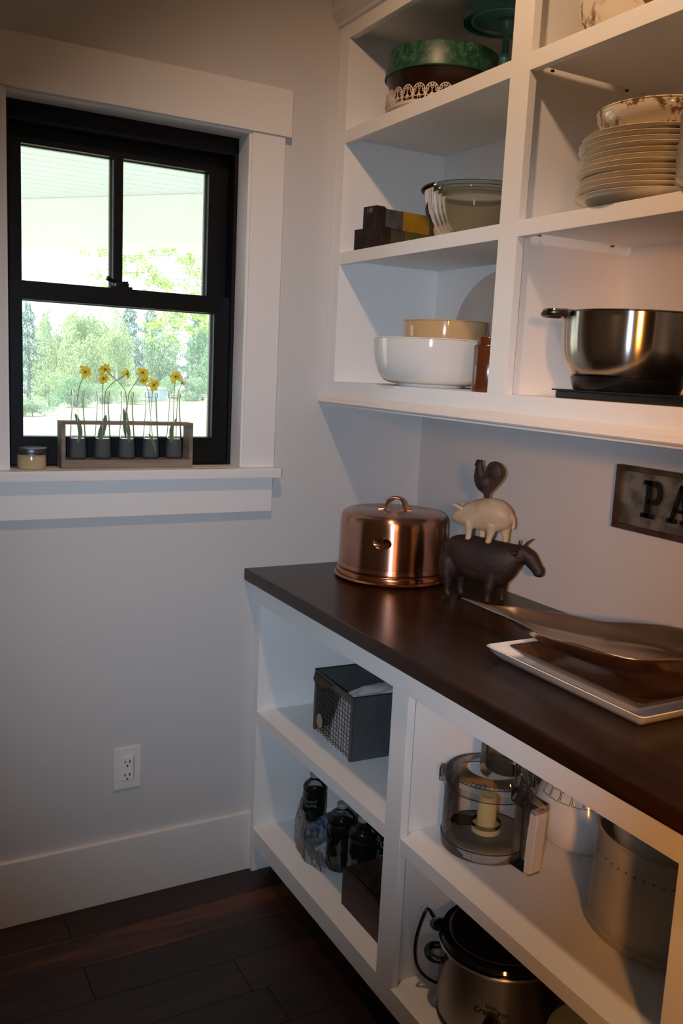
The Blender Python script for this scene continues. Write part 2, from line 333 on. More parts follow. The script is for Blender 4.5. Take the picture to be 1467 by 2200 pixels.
# ================================================================== LOWER CABINET + COUNTER
Lc = thing('lower_cabinet', 'white painted open base cabinet with shelves under the dark counter', 'cabinet', (D, -.775, 0))
def lb(name, *a, m=CAB, bev=.001, par=None): return obj(name, box(*a, bev=bev), m, par or Lc, world=True)
ZR = .813; ZT = .8796
lb('stile', XF, XF+FT, -.0344, -.001, 0, ZT); lb('stile', XF, XF+FT, -.7946, -.7326, .1374, ZR); lb('stile', XF, XF+FT, -1.55, -1.49, 0, ZT)
lb('top_rail', XF, XF+FT, -1.49, -.0344, ZR, ZT); lb('bottom_rail', XF, XF+FT, -1.49, -.0344, .085, .1374)
lb('side_panel', XF+FT, D-.001, -.032, -.014, 0, ZT); lb('side_panel', XF+FT, D-.001, -1.55, -1.53, 0, ZT)
lb('divider', XF+FT+.001, XB-.002, -.781, -.748, .1374, ZT); lb('back_panel', XB-.002, D-.001, -1.53, -.032, .1, ZT)
lb('bottom_panel', XF+FT, XB-.002, -1.53, -.032, .1174, .1374); lb('toe_kick', .13, .148, -1.53, -.032, 0, .117)
for (ya, yb, z1) in ((-.0344, -.7326, .4958), (-.7946, -1.49, .4945)):
    s_ = lb('shelf', XF+.018, XB-.002, yb+(-.014 if ya == -.0344 else -.035), ya+(.001 if ya == -.0344 else .012), z1-.02, z1, bev=0)
    lb('shelf_nosing', XF+.0005, XF+.018, yb+.0008, ya-.0008, z1-.031, z1, par=s_, bev=0)
bm = bmesh.new(); bx(bm, 0, D-.001, -1.575, -.001, ZT, H, bev=.006)
ct = obj('countertop', bm, CTR); tag(ct, 'dark walnut worktop lying on the white base cabinet', 'countertop')
# ================================================================== OUTLET
O = thing('wall_outlet', 'white duplex power outlet on the wall below the window', 'outlet', (-.3265, 0, .3215))
obj('cover_plate', box(-.3635, -.2895, -.006, 0, .3215, .4385, bev=.002), TRIM, O, world=True)
ins = obj('receptacle', box(-.3435, -.3095, -.0085, -.003, .3465, .4135, bev=.0008), mat('outlet_white', '#e4e1dc', .35), O, world=True)
for zc in (.399, .3615):
    for xx in (-.333, -.320): obj('slot', box(xx-.0013, xx+.0013, -.009, -.007, zc-.004, zc+.004), BLKP, ins, world=True)
    obj('ground_hole', box(-.3288, -.3242, -.009, -.007, zc-.014, zc-.0095, bev=.001), BLKP, ins, world=True)
obj('plate_gap', box(-.3085, -.3075, -.0068, -.005, .3465, .4135), BLKP, O, world=True)
# ================================================================== CEILING LAMP (out of frame)
cl = thing('ceiling_lamp', 'round flush ceiling lamp above the pantry', 'lamp', (-.47, -1.15, ZC))
obj('base', lathe([(0, 0), (.07, 0), (.07, -.02), (.03, -.03), (.015, -.05), (0, -.05)], 32), TRIM, cl, smooth=True)
# ================================================================== COUNTER OBJECTS
COP = mat('brushed_copper', '#bd9079', .25, 1, aniso=.93)
COPS = mat('polished_copper', '#c0805c', .16, 1)
cc = thing('cake_carrier', 'round brushed copper cake carrier with arched handle in the counter corner', 'cake carrier', (.352, -.215, H))
obj('base_tray', lathe([(0, 0), (.150, 0), (.156, .003), (.1585, .008), (.156, .010), (.1535, .012), (.153, .022), (.1515, .026), (.1495, .028), (.1495, .030), (0, .030)], 96), COPS, cc, smooth=True)
lid = obj('lid', lathe([(0, .030), (.1515, .030), (.1525, .032), (.1525, .036), (.1495, .040), (.149, .045), (.1478, .150), (.1465, .168), (.142, .178), (.134, .1835), (.12, .1855), (0, .187)], 128), COP, cc, smooth=True)
hd = [(-.046, 0, .1870), (-.034, 0, .1880), (-.027, 0, .192), (-.0245, 0, .200), (-.021, 0, .210), (-.012, 0, .2185), (0, 0, .2215), (.012, 0, .2185), (.021, 0, .210), (.0245, 0, .200), (.027, 0, .192), (.034, 0, .1880), (.046, 0, .1870)]
rot = Matrix.Rotation(-.55, 3, 'Z')
h_ = obj('handle', tube([rot @ Vector(p) for p in spline(hd, 4)], .0038, 10), COPS, lid, smooth=True)
bm = bmesh.new()   # stamped oval badge
for k in range(3): pass
N = 28; ang0 = math.atan2(-.90, -.42) - .33
def ovalpt(a, s, d): return (.0255 * s * math.cos(a), .0155 * s * math.sin(a), d)
c0 = bm.verts.new((0, 0, .0004)); r1 = [bm.verts.new(ovalpt(2*PI*k/N, .80, .0004)) for k in range(N)]; r2 = [bm.verts.new(ovalpt(2*PI*k/N, .92, .0022)) for k in range(N)]; r3 = [bm.verts.new(ovalpt(2*PI*k/N, 1.04, -.0008)) for k in range(N)]
for k in range(N):
    j = (k+1) % N; bm.faces.new((c0, r1[k], r1[j])); bm.faces.new((r1[k], r2[k], r2[j], r1[j])); bm.faces.new((r2[k], r3[k], r3[j], r2[j]))
obj('badge', wrap(bm, .1485, ang0, .118), COPS, lid, smooth=True)
# stacked farm animals --------------------------------------------------
SC = thing('animal_figurine', 'stacked farm animal figurine of rooster on pig on cow on the counter', 'figurine', (.391, -.466, H), math.atan2(-.85985, .51054))
def finish(name, bm, m, par, vox, sm=4):
    me = bpy.data.meshes.new(name); bm.to_mesh(me); bm.free(); o = bpy.data.objects.new(name, me); C.objects.link(o)
    r = o.modifiers.new('r', 'REMESH'); r.mode = 'VOXEL'; r.voxel_size = vox; s = o.modifiers.new('s', 'SMOOTH'); s.iterations = sm; s.factor = .5
    dg = bpy.context.evaluated_depsgraph_get(); me2 = bpy.data.meshes.new_from_object(o.evaluated_get(dg)); bpy.data.objects.remove(o)
    for p in me2.polygons: p.use_smooth = True
    me2.materials.clear(); me2.materials.append(m); o = bpy.data.objects.new(name, me2); C.objects.link(o); o.parent = par; return o
COW = mat('rusty_dark_iron', '#1d130e', .6, .1, bump=.25, bscale=220, var=.5, vscale=22, vcol='#2f1d13')
PIG = mat('cream_crackle_paint', '#a38c6e', .5, bump=.3, bscale=150, var=.5, vscale=14, vcol='#cbb799')
ROO = mat('rusty_brown_iron', '#2a1a12', .6, .2, bump=.4, bscale=150, var=.5, vscale=30, vcol='#3b2418')
bm = bmesh.new()
def loft(bm, secs, n=26, sub=3):
    """body swept through sections (x, z, rx, ry, rz)"""
    P = [spline([(q[0], q[1], q[2]) for q in secs], 5), spline([(q[3], q[4], 0) for q in secs], 5)]
    for p, q in zip(*P): blob(bm, (p.x, 0, p.y), 1, (p.z, q.x, q.y), sub=sub)
loft(bm, [(-.018, .118, .020, .026, .036), (0, .113, .030, .033, .050), (.030, .110, .034, .036, .056), (.065, .106, .034, .037, .058), (.100, .104, .034, .036, .057), (.125, .108, .030, .032, .052), (.142, .118, .024, .026, .040)])
blob(bm, (-.012, 0, .090), .030, (.95, 1.10, 1.5)); blob(bm, (.112, 0, .088), .030, (1.0, 1.05, 1.5)); blob(bm, (.050, 0, .082), .034, (1.6, .98, .95))
chain(bm, [(.135, 0, .126, .033), (.155, 0, .132, .027), (.172, 0, .135, .022)], sy=.8)
chain(bm, [(.170, 0, .138, .0215), (.186, 0, .130, .0205), (.202, 0, .111, .0165), (.211, 0, .100, .0145)], sy=.85)
blob(bm, (.211, 0, .096), .0145, (1, 1, .75)); blob(bm, (.214, 0, .103), .0115, (1, 1.15, 1))
for s in (-1, 1):
    chain(bm, [(.166, s*.012, .150, .0055), (.164+.006*(s > 0), s*.019, .162, .004), (.164+.022*(s > 0), s*.022, .1745, .0022)], sub=2)
    chain(bm, [(.160, s*.014, .143, .005), (.154, s*.026, .141, .006), (.150, s*.032, .138, .003)], sub=2)
    chain(bm, [(.107+.008*s, s*.013, .080, .021), (.105+.010*s, s*.019, .045, .0135), (.104+.012*s, s*.019, .022, .0082), (.103+.012*s, s*.019, .010, .0088), (.104+.012*s, s*.019, .0102, .0098)], sub=2)
    chain(bm, [(-.012+.01*s, s*.012, .092, .025), (-.013+.01*s, s*.0165, .062, .0185), (-.008+.01*s, s*.019, .040, .0110), (-.008+.01*s, s*.019, .022, .0082), (-.006+.01*s, s*.019, .010, .0088), (-.004+.01*s, s*.019, .0102, .0098)], sub=2)
chain(bm, [(-.040, 0, .135, .005), (-.047, 0, .12, .004), (-.047, 0, .09, .0035), (-.046, 0, .065, .005)], sub=2)
cow = finish('cow', bm, COW, SC, .0019, 10)
bm = bmesh.new(); # pig faces the other way
loft(bm, [(.012, .215, .020, .021, .027), (.030, .218, .026, .025, .034), (.055, .2215, .030, .029, .0405), (.080, .223, .031, .030, .0425), (.102, .223, .026, .027, .038), (.118, .221, .018, .020, .028)])
chain(bm, [(.015, 0, .214, .027), (-.004, 0, .210, .021), (-.016, 0, .206, .012), (-.0215, 0, .2045, .0085)], sy=.85)
blob(bm, (-.0235, 0, .204), .0085, (.5, 1, 1))
for s in (-1, 1):
    chain(bm, [(.004, s*.013, .232, .006), (-.008, s*.018, .238, .0055), (-.018+.018*(s > 0), s*.022, .241, .0022)], sub=2)
    chain(bm, [(.040+.013*s, s*.012, .200, .0135), (.041+.013*s, s*.0125, .180, .0088), (.041+.013*s, s*.0125, .166, .0075), (.040+.013*s, s*.0125, .1595, .0085)], sub=2)
    chain(bm, [(.098+.013*s, s*.012, .200, .017), (.100+.014*s, s*.0125, .182, .0105), (.100+.017*s, s*.0125, .166, .0072), (.098+.017*s, s*.0125, .158, .0082)], sub=2)
chain(bm, [(.130, -.004, .235, .004), (.139, -.006, .222, .0042), (.141, -.006, .206, .004), (.139, -.006, .199, .0045)], sub=2)
finish('pig', bm, PIG, SC, .0016, 7)
bm = bmesh.new()
out = spline([(.0557, .264, 0), (.056, .272, 0), (.040, .284, 0), (.0300, .300, 0), (.0272, .316, 0), (.0285, .330, 0), (.0300, .340, 0), (.0275, .347, 0), (.0330, .354, 0), (.0420, .3535, 0), (.0455, .345, 0), (.050, .332, 0), (.0565, .3195, 0), (.058, .335, 0), (.0635, .350, 0), (.0776, .3565, 0), (.0945, .350, 0), (.1045, .337, 0), (.1055, .325, 0), (.1000, .311, 0), (.0915, .300, 0), (.080, .285, 0), (.0705, .274, 0), (.0705, .264, 0)], 4)
prism([(p.x, p.y) for p in out], .009, bm, Matrix(((1, 0, 0, 0), (0, 0, 1, -.0045), (0, 1, 0, 0), (0, 0, 0, 1))))
blob(bm, (.050, 0, .301), .020, (1.0, .50, 1.0)); blob(bm, (.080, 0, .330), .021, (1, .36, 1.1)); chain(bm, [(.045, 0, .310, .010), (.038, 0, .335, .0075), (.038, 0, .345, .008)], sub=2, sy=.9)
chain(bm, [(.030, 0, .3445, .003), (.0245, 0, .3415, .001)], sub=2); chain(bm, [(.033, 0, .338, .003), (.0305, 0, .333, .002)], sub=2)
for k in range(4): blob(bm, (.031+.0042*k, 0, .3535+.001*(k % 2)), .0030, (1, .8, 1.2), sub=2)
finish('rooster', bm, ROO, SC, .0013, 3)
# plates and leaf dish ----------------------------------------------------
def rplate(x0, x1, y0, y1, h, flare, th, r=.012):
    """rounded rectangular platter: flat floor, outward sloping sides"""
    def ring(ins, z):
        out = []; X0, X1, Y0, Y1 = x0+ins, x1-ins, y0+ins, y1-ins; rr = max(.003, r-ins*.2)
        for cx, cy, a0 in ((X1-rr, Y1-rr, 0), (X0+rr, Y1-rr, PI/2), (X0+rr, Y0+rr, PI), (X1-rr, Y0+rr, 3*PI/2)):
            for k in range(6): a = a0 + k/5*PI/2; out.append((cx+rr*math.cos(a), cy+rr*math.sin(a), z))
        return out
    bm = bmesh.new(); R = [ring(flare+.004, 0), ring(flare, .0015), ring(flare*.45, h*.5), ring(.0015, h-.002), ring(0, h-.0005), ring(.0012, h+.0006), ring(th*.8, h), ring(flare*.5+th, h*.5+th*.4), ring(flare+th*1.2, th), ring(flare+th*2, th)]
    V = [[bm.verts.new(p) for p in q] for q in R]
    for a, b in zip(V, V[1:]):
        n = len(a)
        for i in range(n): bm.faces.new((a[i], a[(i+1) % n], b[(i+1) % n], b[i]))
    bm.faces.new(V[0][::-1]); bm.faces.new(V[-1]); bmesh.ops.recalc_face_normals(bm, faces=bm.faces); return bm
WC = mat('white_ceramic', '#eceae4', .12, coat=.4); 
P1 = thing('serving_platter', 'white rectangular serving platter under the brown plate on the counter', 'platter', (0, 0, H))
obj('dish', rplate(.148, .385, -1.307, -.893, .028, .026, .0045), WC, P1, smooth=True)
P2 = thing('square_plate', 'brown rectangular plate lying on the white platter under the leaf dish', 'plate', (0, 0, H+.0045))
obj('dish', rplate(.182, .372, -1.272, -.925, .0285, .040, .004, r=.010), mat('brown_glaze', '#412a1b', .34, coat=.2, var=.4, vscale=9, vcol='#523825'), P2, smooth=True)
LD = thing('leaf_dish', 'long polished bronze metal dish shaped like a leaf on the brown plate', 'dish', (0, 0, 0))
near = [(.262, -.655, .9680), (.247, -.775, .9735), (.236, -.885, .9790), (.196, -1.020, .9900), (.196, -1.100, 1.0000), (.206, -1.170, 1.0010), (.241, -1.212, 1.0000), (.318, -1.236, 1.0000), (.362, -1.290, 1.000), (.395, -1.365, .985)]
far = [(.264, -.657, .9685), (.268, -.758, .9765), (.302, -.802, .9850), (.330, -.850, .9850), (.368, -.890, .9840), (.400, -.955, .9840), (.450, -1.010, .9900), (.478, -1.090, 1.000), (.482, -1.230, 1.002), (.400, -1.368, .986)]
A = spline(near, 5); B = spline(far, 5); n = len(A); m_ = 14; V = []
bm = bmesh.new()
for i in range(n):
    t = i/(n-1); row = []; dp = min(.040, (B[i]-A[i]).length * .30); zb = .9545 if t > .45 else .9545 + (.45-t)*.034
    for j in range(m_+1):
        s = j/m_; p = A[i].lerp(B[i], s); sag = (1-(2*s-1)**2); zr = p.z; p.z = zr - (zr-zb)*min(1, sag*(1.05+.75*min(1, t*1.6)))*min(1, dp/.03); row.append(bm.verts.new(p))
    V.append(row)
for i in range(n-1):
    for j in range(m_): bm.faces.new((V[i][j], V[i+1][j], V[i+1][j+1], V[i][j+1]))
bmesh.ops.remove_doubles(bm, verts=bm.verts, dist=.0006)
lf = obj('bowl', bm, mat('bronze_metal', '#c9b39e', .28, 1, bump=.05, bscale=60), LD, smooth=True, auto=0)
sd = lf.modifiers.new('thickness', 'SOLIDIFY'); sd.thickness = .0035; sd.offset = 1; ss = lf.modifiers.new('smooth', 'SUBSURF'); ss.levels = ss.render_levels = 1
# metal sign ------------------------------------------------------------------
SG = thing('wall_sign', 'galvanized metal sign with raised dark letters on the right wall', 'sign', (D, -1.12, 1.1528))
y0, y1, z0, z1 = -1.425, -.8125, 1.1528, 1.2965
RUST = mat('rusted_frame', '#3a2117', .5, .5, bump=.3, bscale=90, var=.6, vscale=14, vcol='#5d4a38')
obj('plate', box(D-.008, D-.001, y0+.004, y1-.004, z0+.004, z1-.004), mat('galvanized_mottled', '#5d544a', .42, .7, bump=.1, bscale=60, var=.7, vscale=26, vcol='#8b8175'), SG, world=True)
bm = bmesh.new()
for a in ((y0, y1, z0, z0+.012), (y0, y1, z1-.012, z1), (y0, y0+.0115, z0+.012, z1-.012), (y1-.0115, y1, z0+.012, z1-.012)): bx(bm, D-.016, D-.001, *a, bev=.002)
obj('frame', bm, RUST, SG, world=True)
def quad(a, b, w_): # stroke between two points
    a, b = Vector(a), Vector(b); d = (b-a).normalized(); q = Vector((-d.y, d.x))*w_/2; return [tuple(a+q), tuple(a-q), tuple(b-q), tuple(b+q)]
def arc(cx, cy, rx, ry, a0, a1, w_, n=14):
    P = [(cx+(rx+w_/2)*math.cos(a0+(a1-a0)*k/n), cy+(ry+w_/2)*math.sin(a0+(a1-a0)*k/n)) for k in range(n+1)]
    Q = [(cx+(rx-w_/2)*math.cos(a0+(a1-a0)*k/n), cy+(ry-w_/2)*math.sin(a0+(a1-a0)*k/n)) for k in range(n+1)]
    return [[P[k], P[k+1], Q[k+1], Q[k]] for k in range(n)]
sf = lambda x, y_, w_=.46: [(x-w_/2, y_-.06), (x+w_/2, y_-.06), (x+w_/2, y_+.06), (x-w_/2, y_+.06)]
GL = {'P': [quad((.2, 0), (.2, 1), .19), sf(.22, .06, .5), sf(.16, .94, .34), quad((.2, .93), (.42, .93), .14), quad((.2, .44), (.42, .44), .14)] + arc(.42, .685, .2, .245, -PI/2, PI/2, .16),
      'A': [quad((.1, .05), (.38, 1), .13), quad((.66, .05), (.40, 1), .19), quad((.2, .34), (.6, .34), .1), sf(.12, .06, .34), sf(.64, .06, .38)],
      'N': [quad((.14, 0), (.14, 1), .13), quad((.66, 0), (.66, 1), .13), quad((.12, .96), (.66, .06), .2), sf(.14, .06, .32), sf(.1, .94, .26), sf(.64, .94, .34)],
      'T': [quad((.38, 0), (.38, 1), .19), quad((.04, .93), (.72, .93), .14), quad((.09, .7), (.09, 1), .1), quad((.67, .7), (.67, 1), .1), sf(.38, .06, .42)],
      'R': [quad((.2, 0), (.2, 1), .19), sf(.22, .06, .42), sf(.16, .94, .34), quad((.2, .93), (.42, .93), .14), quad((.2, .5), (.42, .5), .14), quad((.38, .5), (.62, .06), .17), sf(.66, .06, .24)] + arc(.42, .715, .18, .215, -PI/2, PI/2, .16),
      'Y': [quad((.12, .96), (.4, .45), .18), quad((.66, .96), (.4, .45), .12), quad((.4, 0), (.4, .5), .19), sf(.4, .06, .4), sf(.12, .94, .34), sf(.66, .94, .32)]}
LT = mat('dark_metal_letters', '#191312', .45, .6)
yy = -.8930; hh = .0815; pitch = [.0735, .0760, .0775, .075, .075, .07]
for ch, pt in zip('PANTRY', pitch):
    bm = bmesh.new()
    for q in GL[ch]: prism(q, .005, bm, Matrix(((0, 0, -1, D-.008), (-hh*.90, 0, 0, yy), (0, hh, 0, 1.1885), (0, 0, 0, 1))))
    # prism depth is scaled by the matrix z axis only (unit)
    obj('letter', bm, LT, SG, world=True); yy -= pt
# ================================================================== WINDOW SILL OBJECTS
SILL = 1.1988
GR = wood('weathered_grey_wood', '#5a4c40', '#8d7d6c', (1, 10, 10), .75, bump=.4)
RK = thing('bottle_rack', 'weathered wooden rack holding five glass bottles on the window sill', 'rack', (-.327, .020, SILL))
def rk(name, *a, bev=.001): return obj(name, box(*a, bev=bev), GR, RK, world=True)
rk('base_board', -.4985, -.1590, -.005, .046, SILL, SILL+.0225); rk('side_board', -.4985, -.4885, -.005, .046, SILL+.0225, 1.3095); rk('side_board', -.1690, -.1590, -.005, .046, SILL+.0225, 1.3095)
bm = bmesh.new(); BX = [-.4535, -.3910, -.3290, -.2660, -.2030]; r_ = .0185   # top board with five bored holes
N = 24; xs = [-.4985] + [(a+b)/2 for a, b in zip(BX, BX[1:])] + [-.1590]
for c_, xa, xb_ in zip(BX, xs, xs[1:]):
    def rect(a):
        dx, dy = math.cos(a), math.sin(a); t = min(((xb_-c_) if dx > 0 else (c_-xa))/max(abs(dx), 1e-6), ((.046-.0205) if dy > 0 else (.0205+.005))/max(abs(dy), 1e-6)); return (c_+dx*t, .0205+dy*t)
    angs = sorted(set([2*PI*k/N for k in range(N)] + [math.atan2(yy_-.0205, xx_-c_) % (2*PI) for xx_ in (xa, xb_) for yy_ in (-.005, .046)])); n_ = len(angs)
    rng = [[bm.verts.new((*((c_+r_*math.cos(a), .0205+r_*math.sin(a)) if k == 0 else rect(a)), z)) for a in angs] for z in (1.3095, 1.3165) for k in (0, 1)]
    for i in range(n_):
        j = (i+1) % n_; bm.faces.new((rng[0][i], rng[0][j], rng[1][j], rng[1][i])); bm.faces.new((rng[2][i], rng[2][j], rng[3][j], rng[3][i])); bm.faces.new((rng[0][i], rng[0][j], rng[2][j], rng[2][i])); bm.faces.new((rng[1][i], rng[1][j], rng[3][j], rng[3][i]))
bmesh.ops.recalc_face_normals(bm, faces=bm.faces); obj('top_board', bm, GR, RK, world=True)
VG = film('bottle_glass', (.99, .995, .99), rough=.08, ior=1.12, haze=.05, hcol=(.85, .9, .95))
WAT = film('bottle_water', (.95, .97, .97), rough=.03, ior=1.2)
vase0 = thing('bud_bottle', 'x', 'bottle', (BX[0], .0205, SILL+.0225), group='glass bottles in the sill rack')
vb = obj('glass_body', lathe([(0, .001), (.018, .001), (.0222, .003), (.0225, .010), (.0205, .045), (.0178, .085), (.0150, .125), (.0140, .150), (.0138, .158), (.0162, .159), (.0168, .162), (.0160, .165), (.0164, .168), (.0158, .172), (.0130, .172), (.0122, .158), (.0126, .148), (.0137, .122), (.0164, .085), (.0190, .045), (.0210, .010), (.0205, .006), (0, .005)], 36), VG, vase0, smooth=True)
obj('water', lathe([(0, .0065), (.0198, .0075), (.0192, .035), (.0180, .052), (0, .052)], 32), WAT, vb, smooth=True)
nm = ['leftmost clear glass bottle in the rack, holding one yellow flower', 'second clear bottle from the left in the sill rack', 'middle clear glass bottle in the sill rack, with long leaves inside', 'fourth clear glass bottle from the left in the rack', 'rightmost clear glass bottle in the rack, by the window edge']
for k in range(5):
    if k: dup(vase0, (BX[k], .0205, SILL+.0225), nm[k])
vase0['label'] = nm[0]
PET = mat('yellow_petal', '#d9c030', .6, var=.3, vscale=60, vcol='#f0dc5a')
_n = PET.node_tree; _t = _n.nodes.new('ShaderNodeBsdfTranslucent'); _t.inputs[0].default_value = (.80, .66, .10, 1); _m = _n.nodes.new('ShaderNodeMixShader'); _m.inputs[0].default_value = .45
_n.links.new(_n.nodes['Principled BSDF'].outputs[0], _m.inputs[1]); _n.links.new(_t.outputs[0], _m.inputs[2]); _n.links.new(_m.outputs[0], _n.nodes['Material Output'].inputs[0]); STM = mat('green_stem', '#39491f', .6); LEAF = mat('green_leaf', '#5d7a2c', .55, var=.3, vscale=30, vcol='#43611f')
CTRM = mat('flower_heart', '#4c3a12', .8)
def petal(L_, w_):
    bm = bmesh.new(); n_ = 6; rows = []
    for i in range(n_+1):
        t = i/n_; ww = w_*math.sin(PI*(.08+.86*t))**.8*(.6+.5*t); z = .25*L_*math.sin(t*PI*.9) - .15*L_*t*t
        rows.append([bm.verts.new((L_*t, ww*s, z + abs(s)*.12*L_ + (.08*L_*math.sin(9*t+3*s) if t > .6 else 0))) for s in (-1, -.5, 0, .5, 1)])
    for a, b in zip(rows, rows[1:]):
        for k in range(4): bm.faces.new((a[k], a[k+1], b[k+1], b[k]))
    me = bpy.data.meshes.new('petal'); bm.to_mesh(me); bm.free(); me.materials.append(PET)
    for p in me.polygons: p.use_smooth = True
    return me
PM = petal(.0165, .0072)
def flower(pts, tilt, face, label, sc=1.0, np_=6):
    """stem along pts, bloom at the last point turned to direction face"""
    f = thing('artificial_flower', label, 'flower', pts[0], group='yellow flowers in the sill bottles')
    o0 = Vector(pts[0]); P = [Vector(p)-o0 for p in pts]
    obj('stem', tube(spline(P, 6), .0008, 6), STM, f, smooth=True)
    d = Vector(face).normalized(); q = d.to_track_quat('Z', 'Y')
    rg = random.Random(int(abs(pts[-1][0])*9999))
    hb = obj('flower_heart', lathe([(0, -.003), (.0016, -.001), (.0018, .003), (.0008, .006), (0, .007)], 10), CTRM, f, smooth=True); hb.location = P[-1]; hb.rotation_mode = 'QUATERNION'; hb.rotation_quaternion = q; hb.scale = (sc,)*3
    for k in range(np_):
        p = bpy.data.objects.new('petal', PM); C.objects.link(p); p.parent = f; p.location = P[-1]; p.rotation_mode = 'QUATERNION'
        p.rotation_quaternion = q @ Matrix.Rotation(2*PI*k/np_ + rg.uniform(-.25, .25), 3, 'Z').to_quaternion() @ Matrix.Rotation(rg.uniform(-.5, .15), 3, 'Y').to_quaternion(); s_ = sc*rg.uniform(.82, 1.08); p.scale = (s_, s_, s_)
    return f
ZB = SILL+.036; yv = .0205
flower([(-.449, yv, ZB+.03), (-.4535, yv, 1.33), (-.4520, yv, 1.39), (-.4375, yv-.006, 1.4370)], 0, (.15, -.8, .45), 'single yellow flower standing in the leftmost glass bottle', 1.12)
flower([(-.396, yv, ZB), (-.392, yv, 1.33), (-.392, yv, 1.39), (-.3905, yv-.004, 1.4235)], 0, (-.3, -.9, .1), 'lower yellow flower above the second bottle, half behind another bloom', .95)
flower([(-.325, yv+.002, ZB+.01), (-.331, yv, 1.37), (-.341, yv, 1.405), (-.3880, yv-.008, 1.4445)], 0, (-.1, -.7, .7), 'yellow flower arching left from the middle bottle over the second', 1.12)
flower([(-.386, yv-.004, ZB+.01), (-.388, yv-.006, 1.37), (-.378, yv-.009, 1.405), (-.3370, yv-.014, 1.4365)], 0, (.6, -.6, .2), 'yellow flower arching right from the second bottle over the middle', 1.08)
flower([(-.333, yv-.003, ZB+.01), (-.327, yv, 1.37), (-.318, yv, 1.40), (-.2915, yv-.006, 1.4415)], 0, (.1, -.8, .4), 'largest yellow flower, leaning right between middle and fourth bottle', 1.12)
flower([(-.259, yv, ZB+.02), (-.271, yv, 1.37), (-.276, yv, 1.40), (-.2865, yv-.002, 1.4210)], 0, (-.3, -.6, .4), 'small yellow flower leaning left above the fourth bottle', .92)
flower([(-.271, yv-.004, ZB+.02), (-.264, yv, 1.38), (-.2630, yv-.006, 1.4120)], 0, (.3, -.9, .1), 'yellow flower standing just above the neck of the fourth bottle', 1.08)
flower([(-.205, yv, ZB+.01), (-.205, yv, 1.38), (-.2035, yv-.006, 1.4335)], 0, (-.2, -.7, .4), 'taller yellow flower in the rightmost glass bottle', 1.12)
flower([(-.199, yv-.004, ZB+.02), (-.195, yv, 1.38), (-.1860, yv-.004, 1.4190)], 0, (.5, -.5, .6), 'smaller yellow flower at the right above the rightmost bottle', .85, 5)
def leaf(pts, w_, label):
    o0 = Vector(pts[0]); P = [p-o0 for p in spline(pts, 6)]; bm = bmesh.new(); n_ = len(P); rows = []
    for i, p in enumerate(P):
        t = i/(n_-1); ww = w_*math.sin(PI*min(1, .06+.94*t))**.7; rows.append([bm.verts.new(p+Vector((s*ww, -abs(s)*ww*.5, 0))) for s in (-1, 0, 1)])
    for a, b in zip(rows, rows[1:]):
        for k in range(2): bm.faces.new((a[k], a[k+1], b[k+1], b[k]))
    o = obj('flower_leaf', bm, LEAF, None, smooth=True); o.location = o0; ORG[o.name] = o0; s = o.modifiers.new('t', 'SOLIDIFY'); s.thickness = .0005
    tag(o, label, 'leaf', 'green leaves in the sill bottles')
leaf([(-.4545, yv, 1.262), (-.4480, yv, 1.28), (-.4495, yv, 1.30), (-.4560, yv, 1.325), (-.4600, yv, 1.335)], .0055, 'narrow green leaf inside the leftmost bottle')
leaf([(-.397, yv, 1.268), (-.396, yv, 1.285), (-.389, yv, 1.31), (-.383, yv, 1.334)], .0085, 'broad green leaf inside the second bottle')
leaf([(-.3225, yv, 1.264), (-.325, yv, 1.29), (-.330, yv, 1.32), (-.331, yv, 1.355)], .0052, 'long green leaf inside the middle bottle, right of its twin')
leaf([(-.331, yv+.004, 1.275), (-.335, yv, 1.30), (-.336, yv, 1.33), (-.3385, yv, 1.352)], .0042, 'long green leaf inside the middle bottle, left of its twin')
leaf([(-.252, yv, 1.236), (-.257, yv, 1.258), (-.266, yv, 1.278), (-.2725, yv, 1.287)], .0035, 'thin green leaf slanting in the fourth bottle')
leaf([(-.211, yv, 1.262), (-.211, yv, 1.285), (-.209, yv, 1.305), (-.197, yv, 1.328)], .0055, 'green leaf bent over the rim board inside the rightmost bottle')
J = thing('candle_jar', 'small cream candle jar with dark metal lid on the sill', 'jar', (-.5665, .0105, SILL))
obj('wax_jar', lathe([(0, 0), (.030, 0), (.0335, .003), (.0345, .010), (.0345, .034), (.0335, .037), (0, .037)], 48), mat('cream_wax', '#b5a47c', .15, coat=.5), J, smooth=True)
obj('lid', lathe([(.0335, .036), (.0385, .0365), (.0385, .040), (.037, .0415), (.0372, .049), (.0360, .052), (.029, .0528), (.028, .0522), (0, .0522)], 48), mat('dark_tin_lid', '#5b5c62', .4, .8), J, smooth=True)
# ================================================================== UPPER CABINET CONTENTS
A1 = 2.1045; B1 = 1.788; UB = 1.4421
# lace-rimmed cake stand with the green drum stand standing in it
LW = mat('cream_enamel', '#d9c9b4', .45)
LS = thing('lace_cake_plate', 'low cream metal cake plate with pierced lace rim on the top shelf', 'cake plate', (.362, -.292, A1))
obj('plate', lathe([(0, 0), (.118, 0), (.118, .006), (.131, .008), (.1315, .014), (.129, .014), (.127, .011), (0, .011)], 96), LW, LS, smooth=True)
bm = bmesh.new(); NS = 26; RL = .1312; PW = 2*PI*RL/NS
def rib(pts, w_):
    """flat ribbon in the unrolled rim plane"""
    n_ = len(pts); 
    for k in range(n_-1):
        a, b = Vector(pts[k]), Vector(pts[k+1]); d = (b-a)
        if d.length < 1e-7: continue
        d.normalize(); q = Vector((-d.y, d.x))*w_/2; a = a-d*w_*.25; b = b+d*w_*.25
        v = [bm.verts.new((p.x, p.y, z)) for z in (0, .0011) for p in (a+q, a-q, b-q, b+q)]
        for f in ((0,1,2,3), (7,6,5,4), (0,4,5,1), (2,6,7,3)): bm.faces.new([v[i] for i in f])
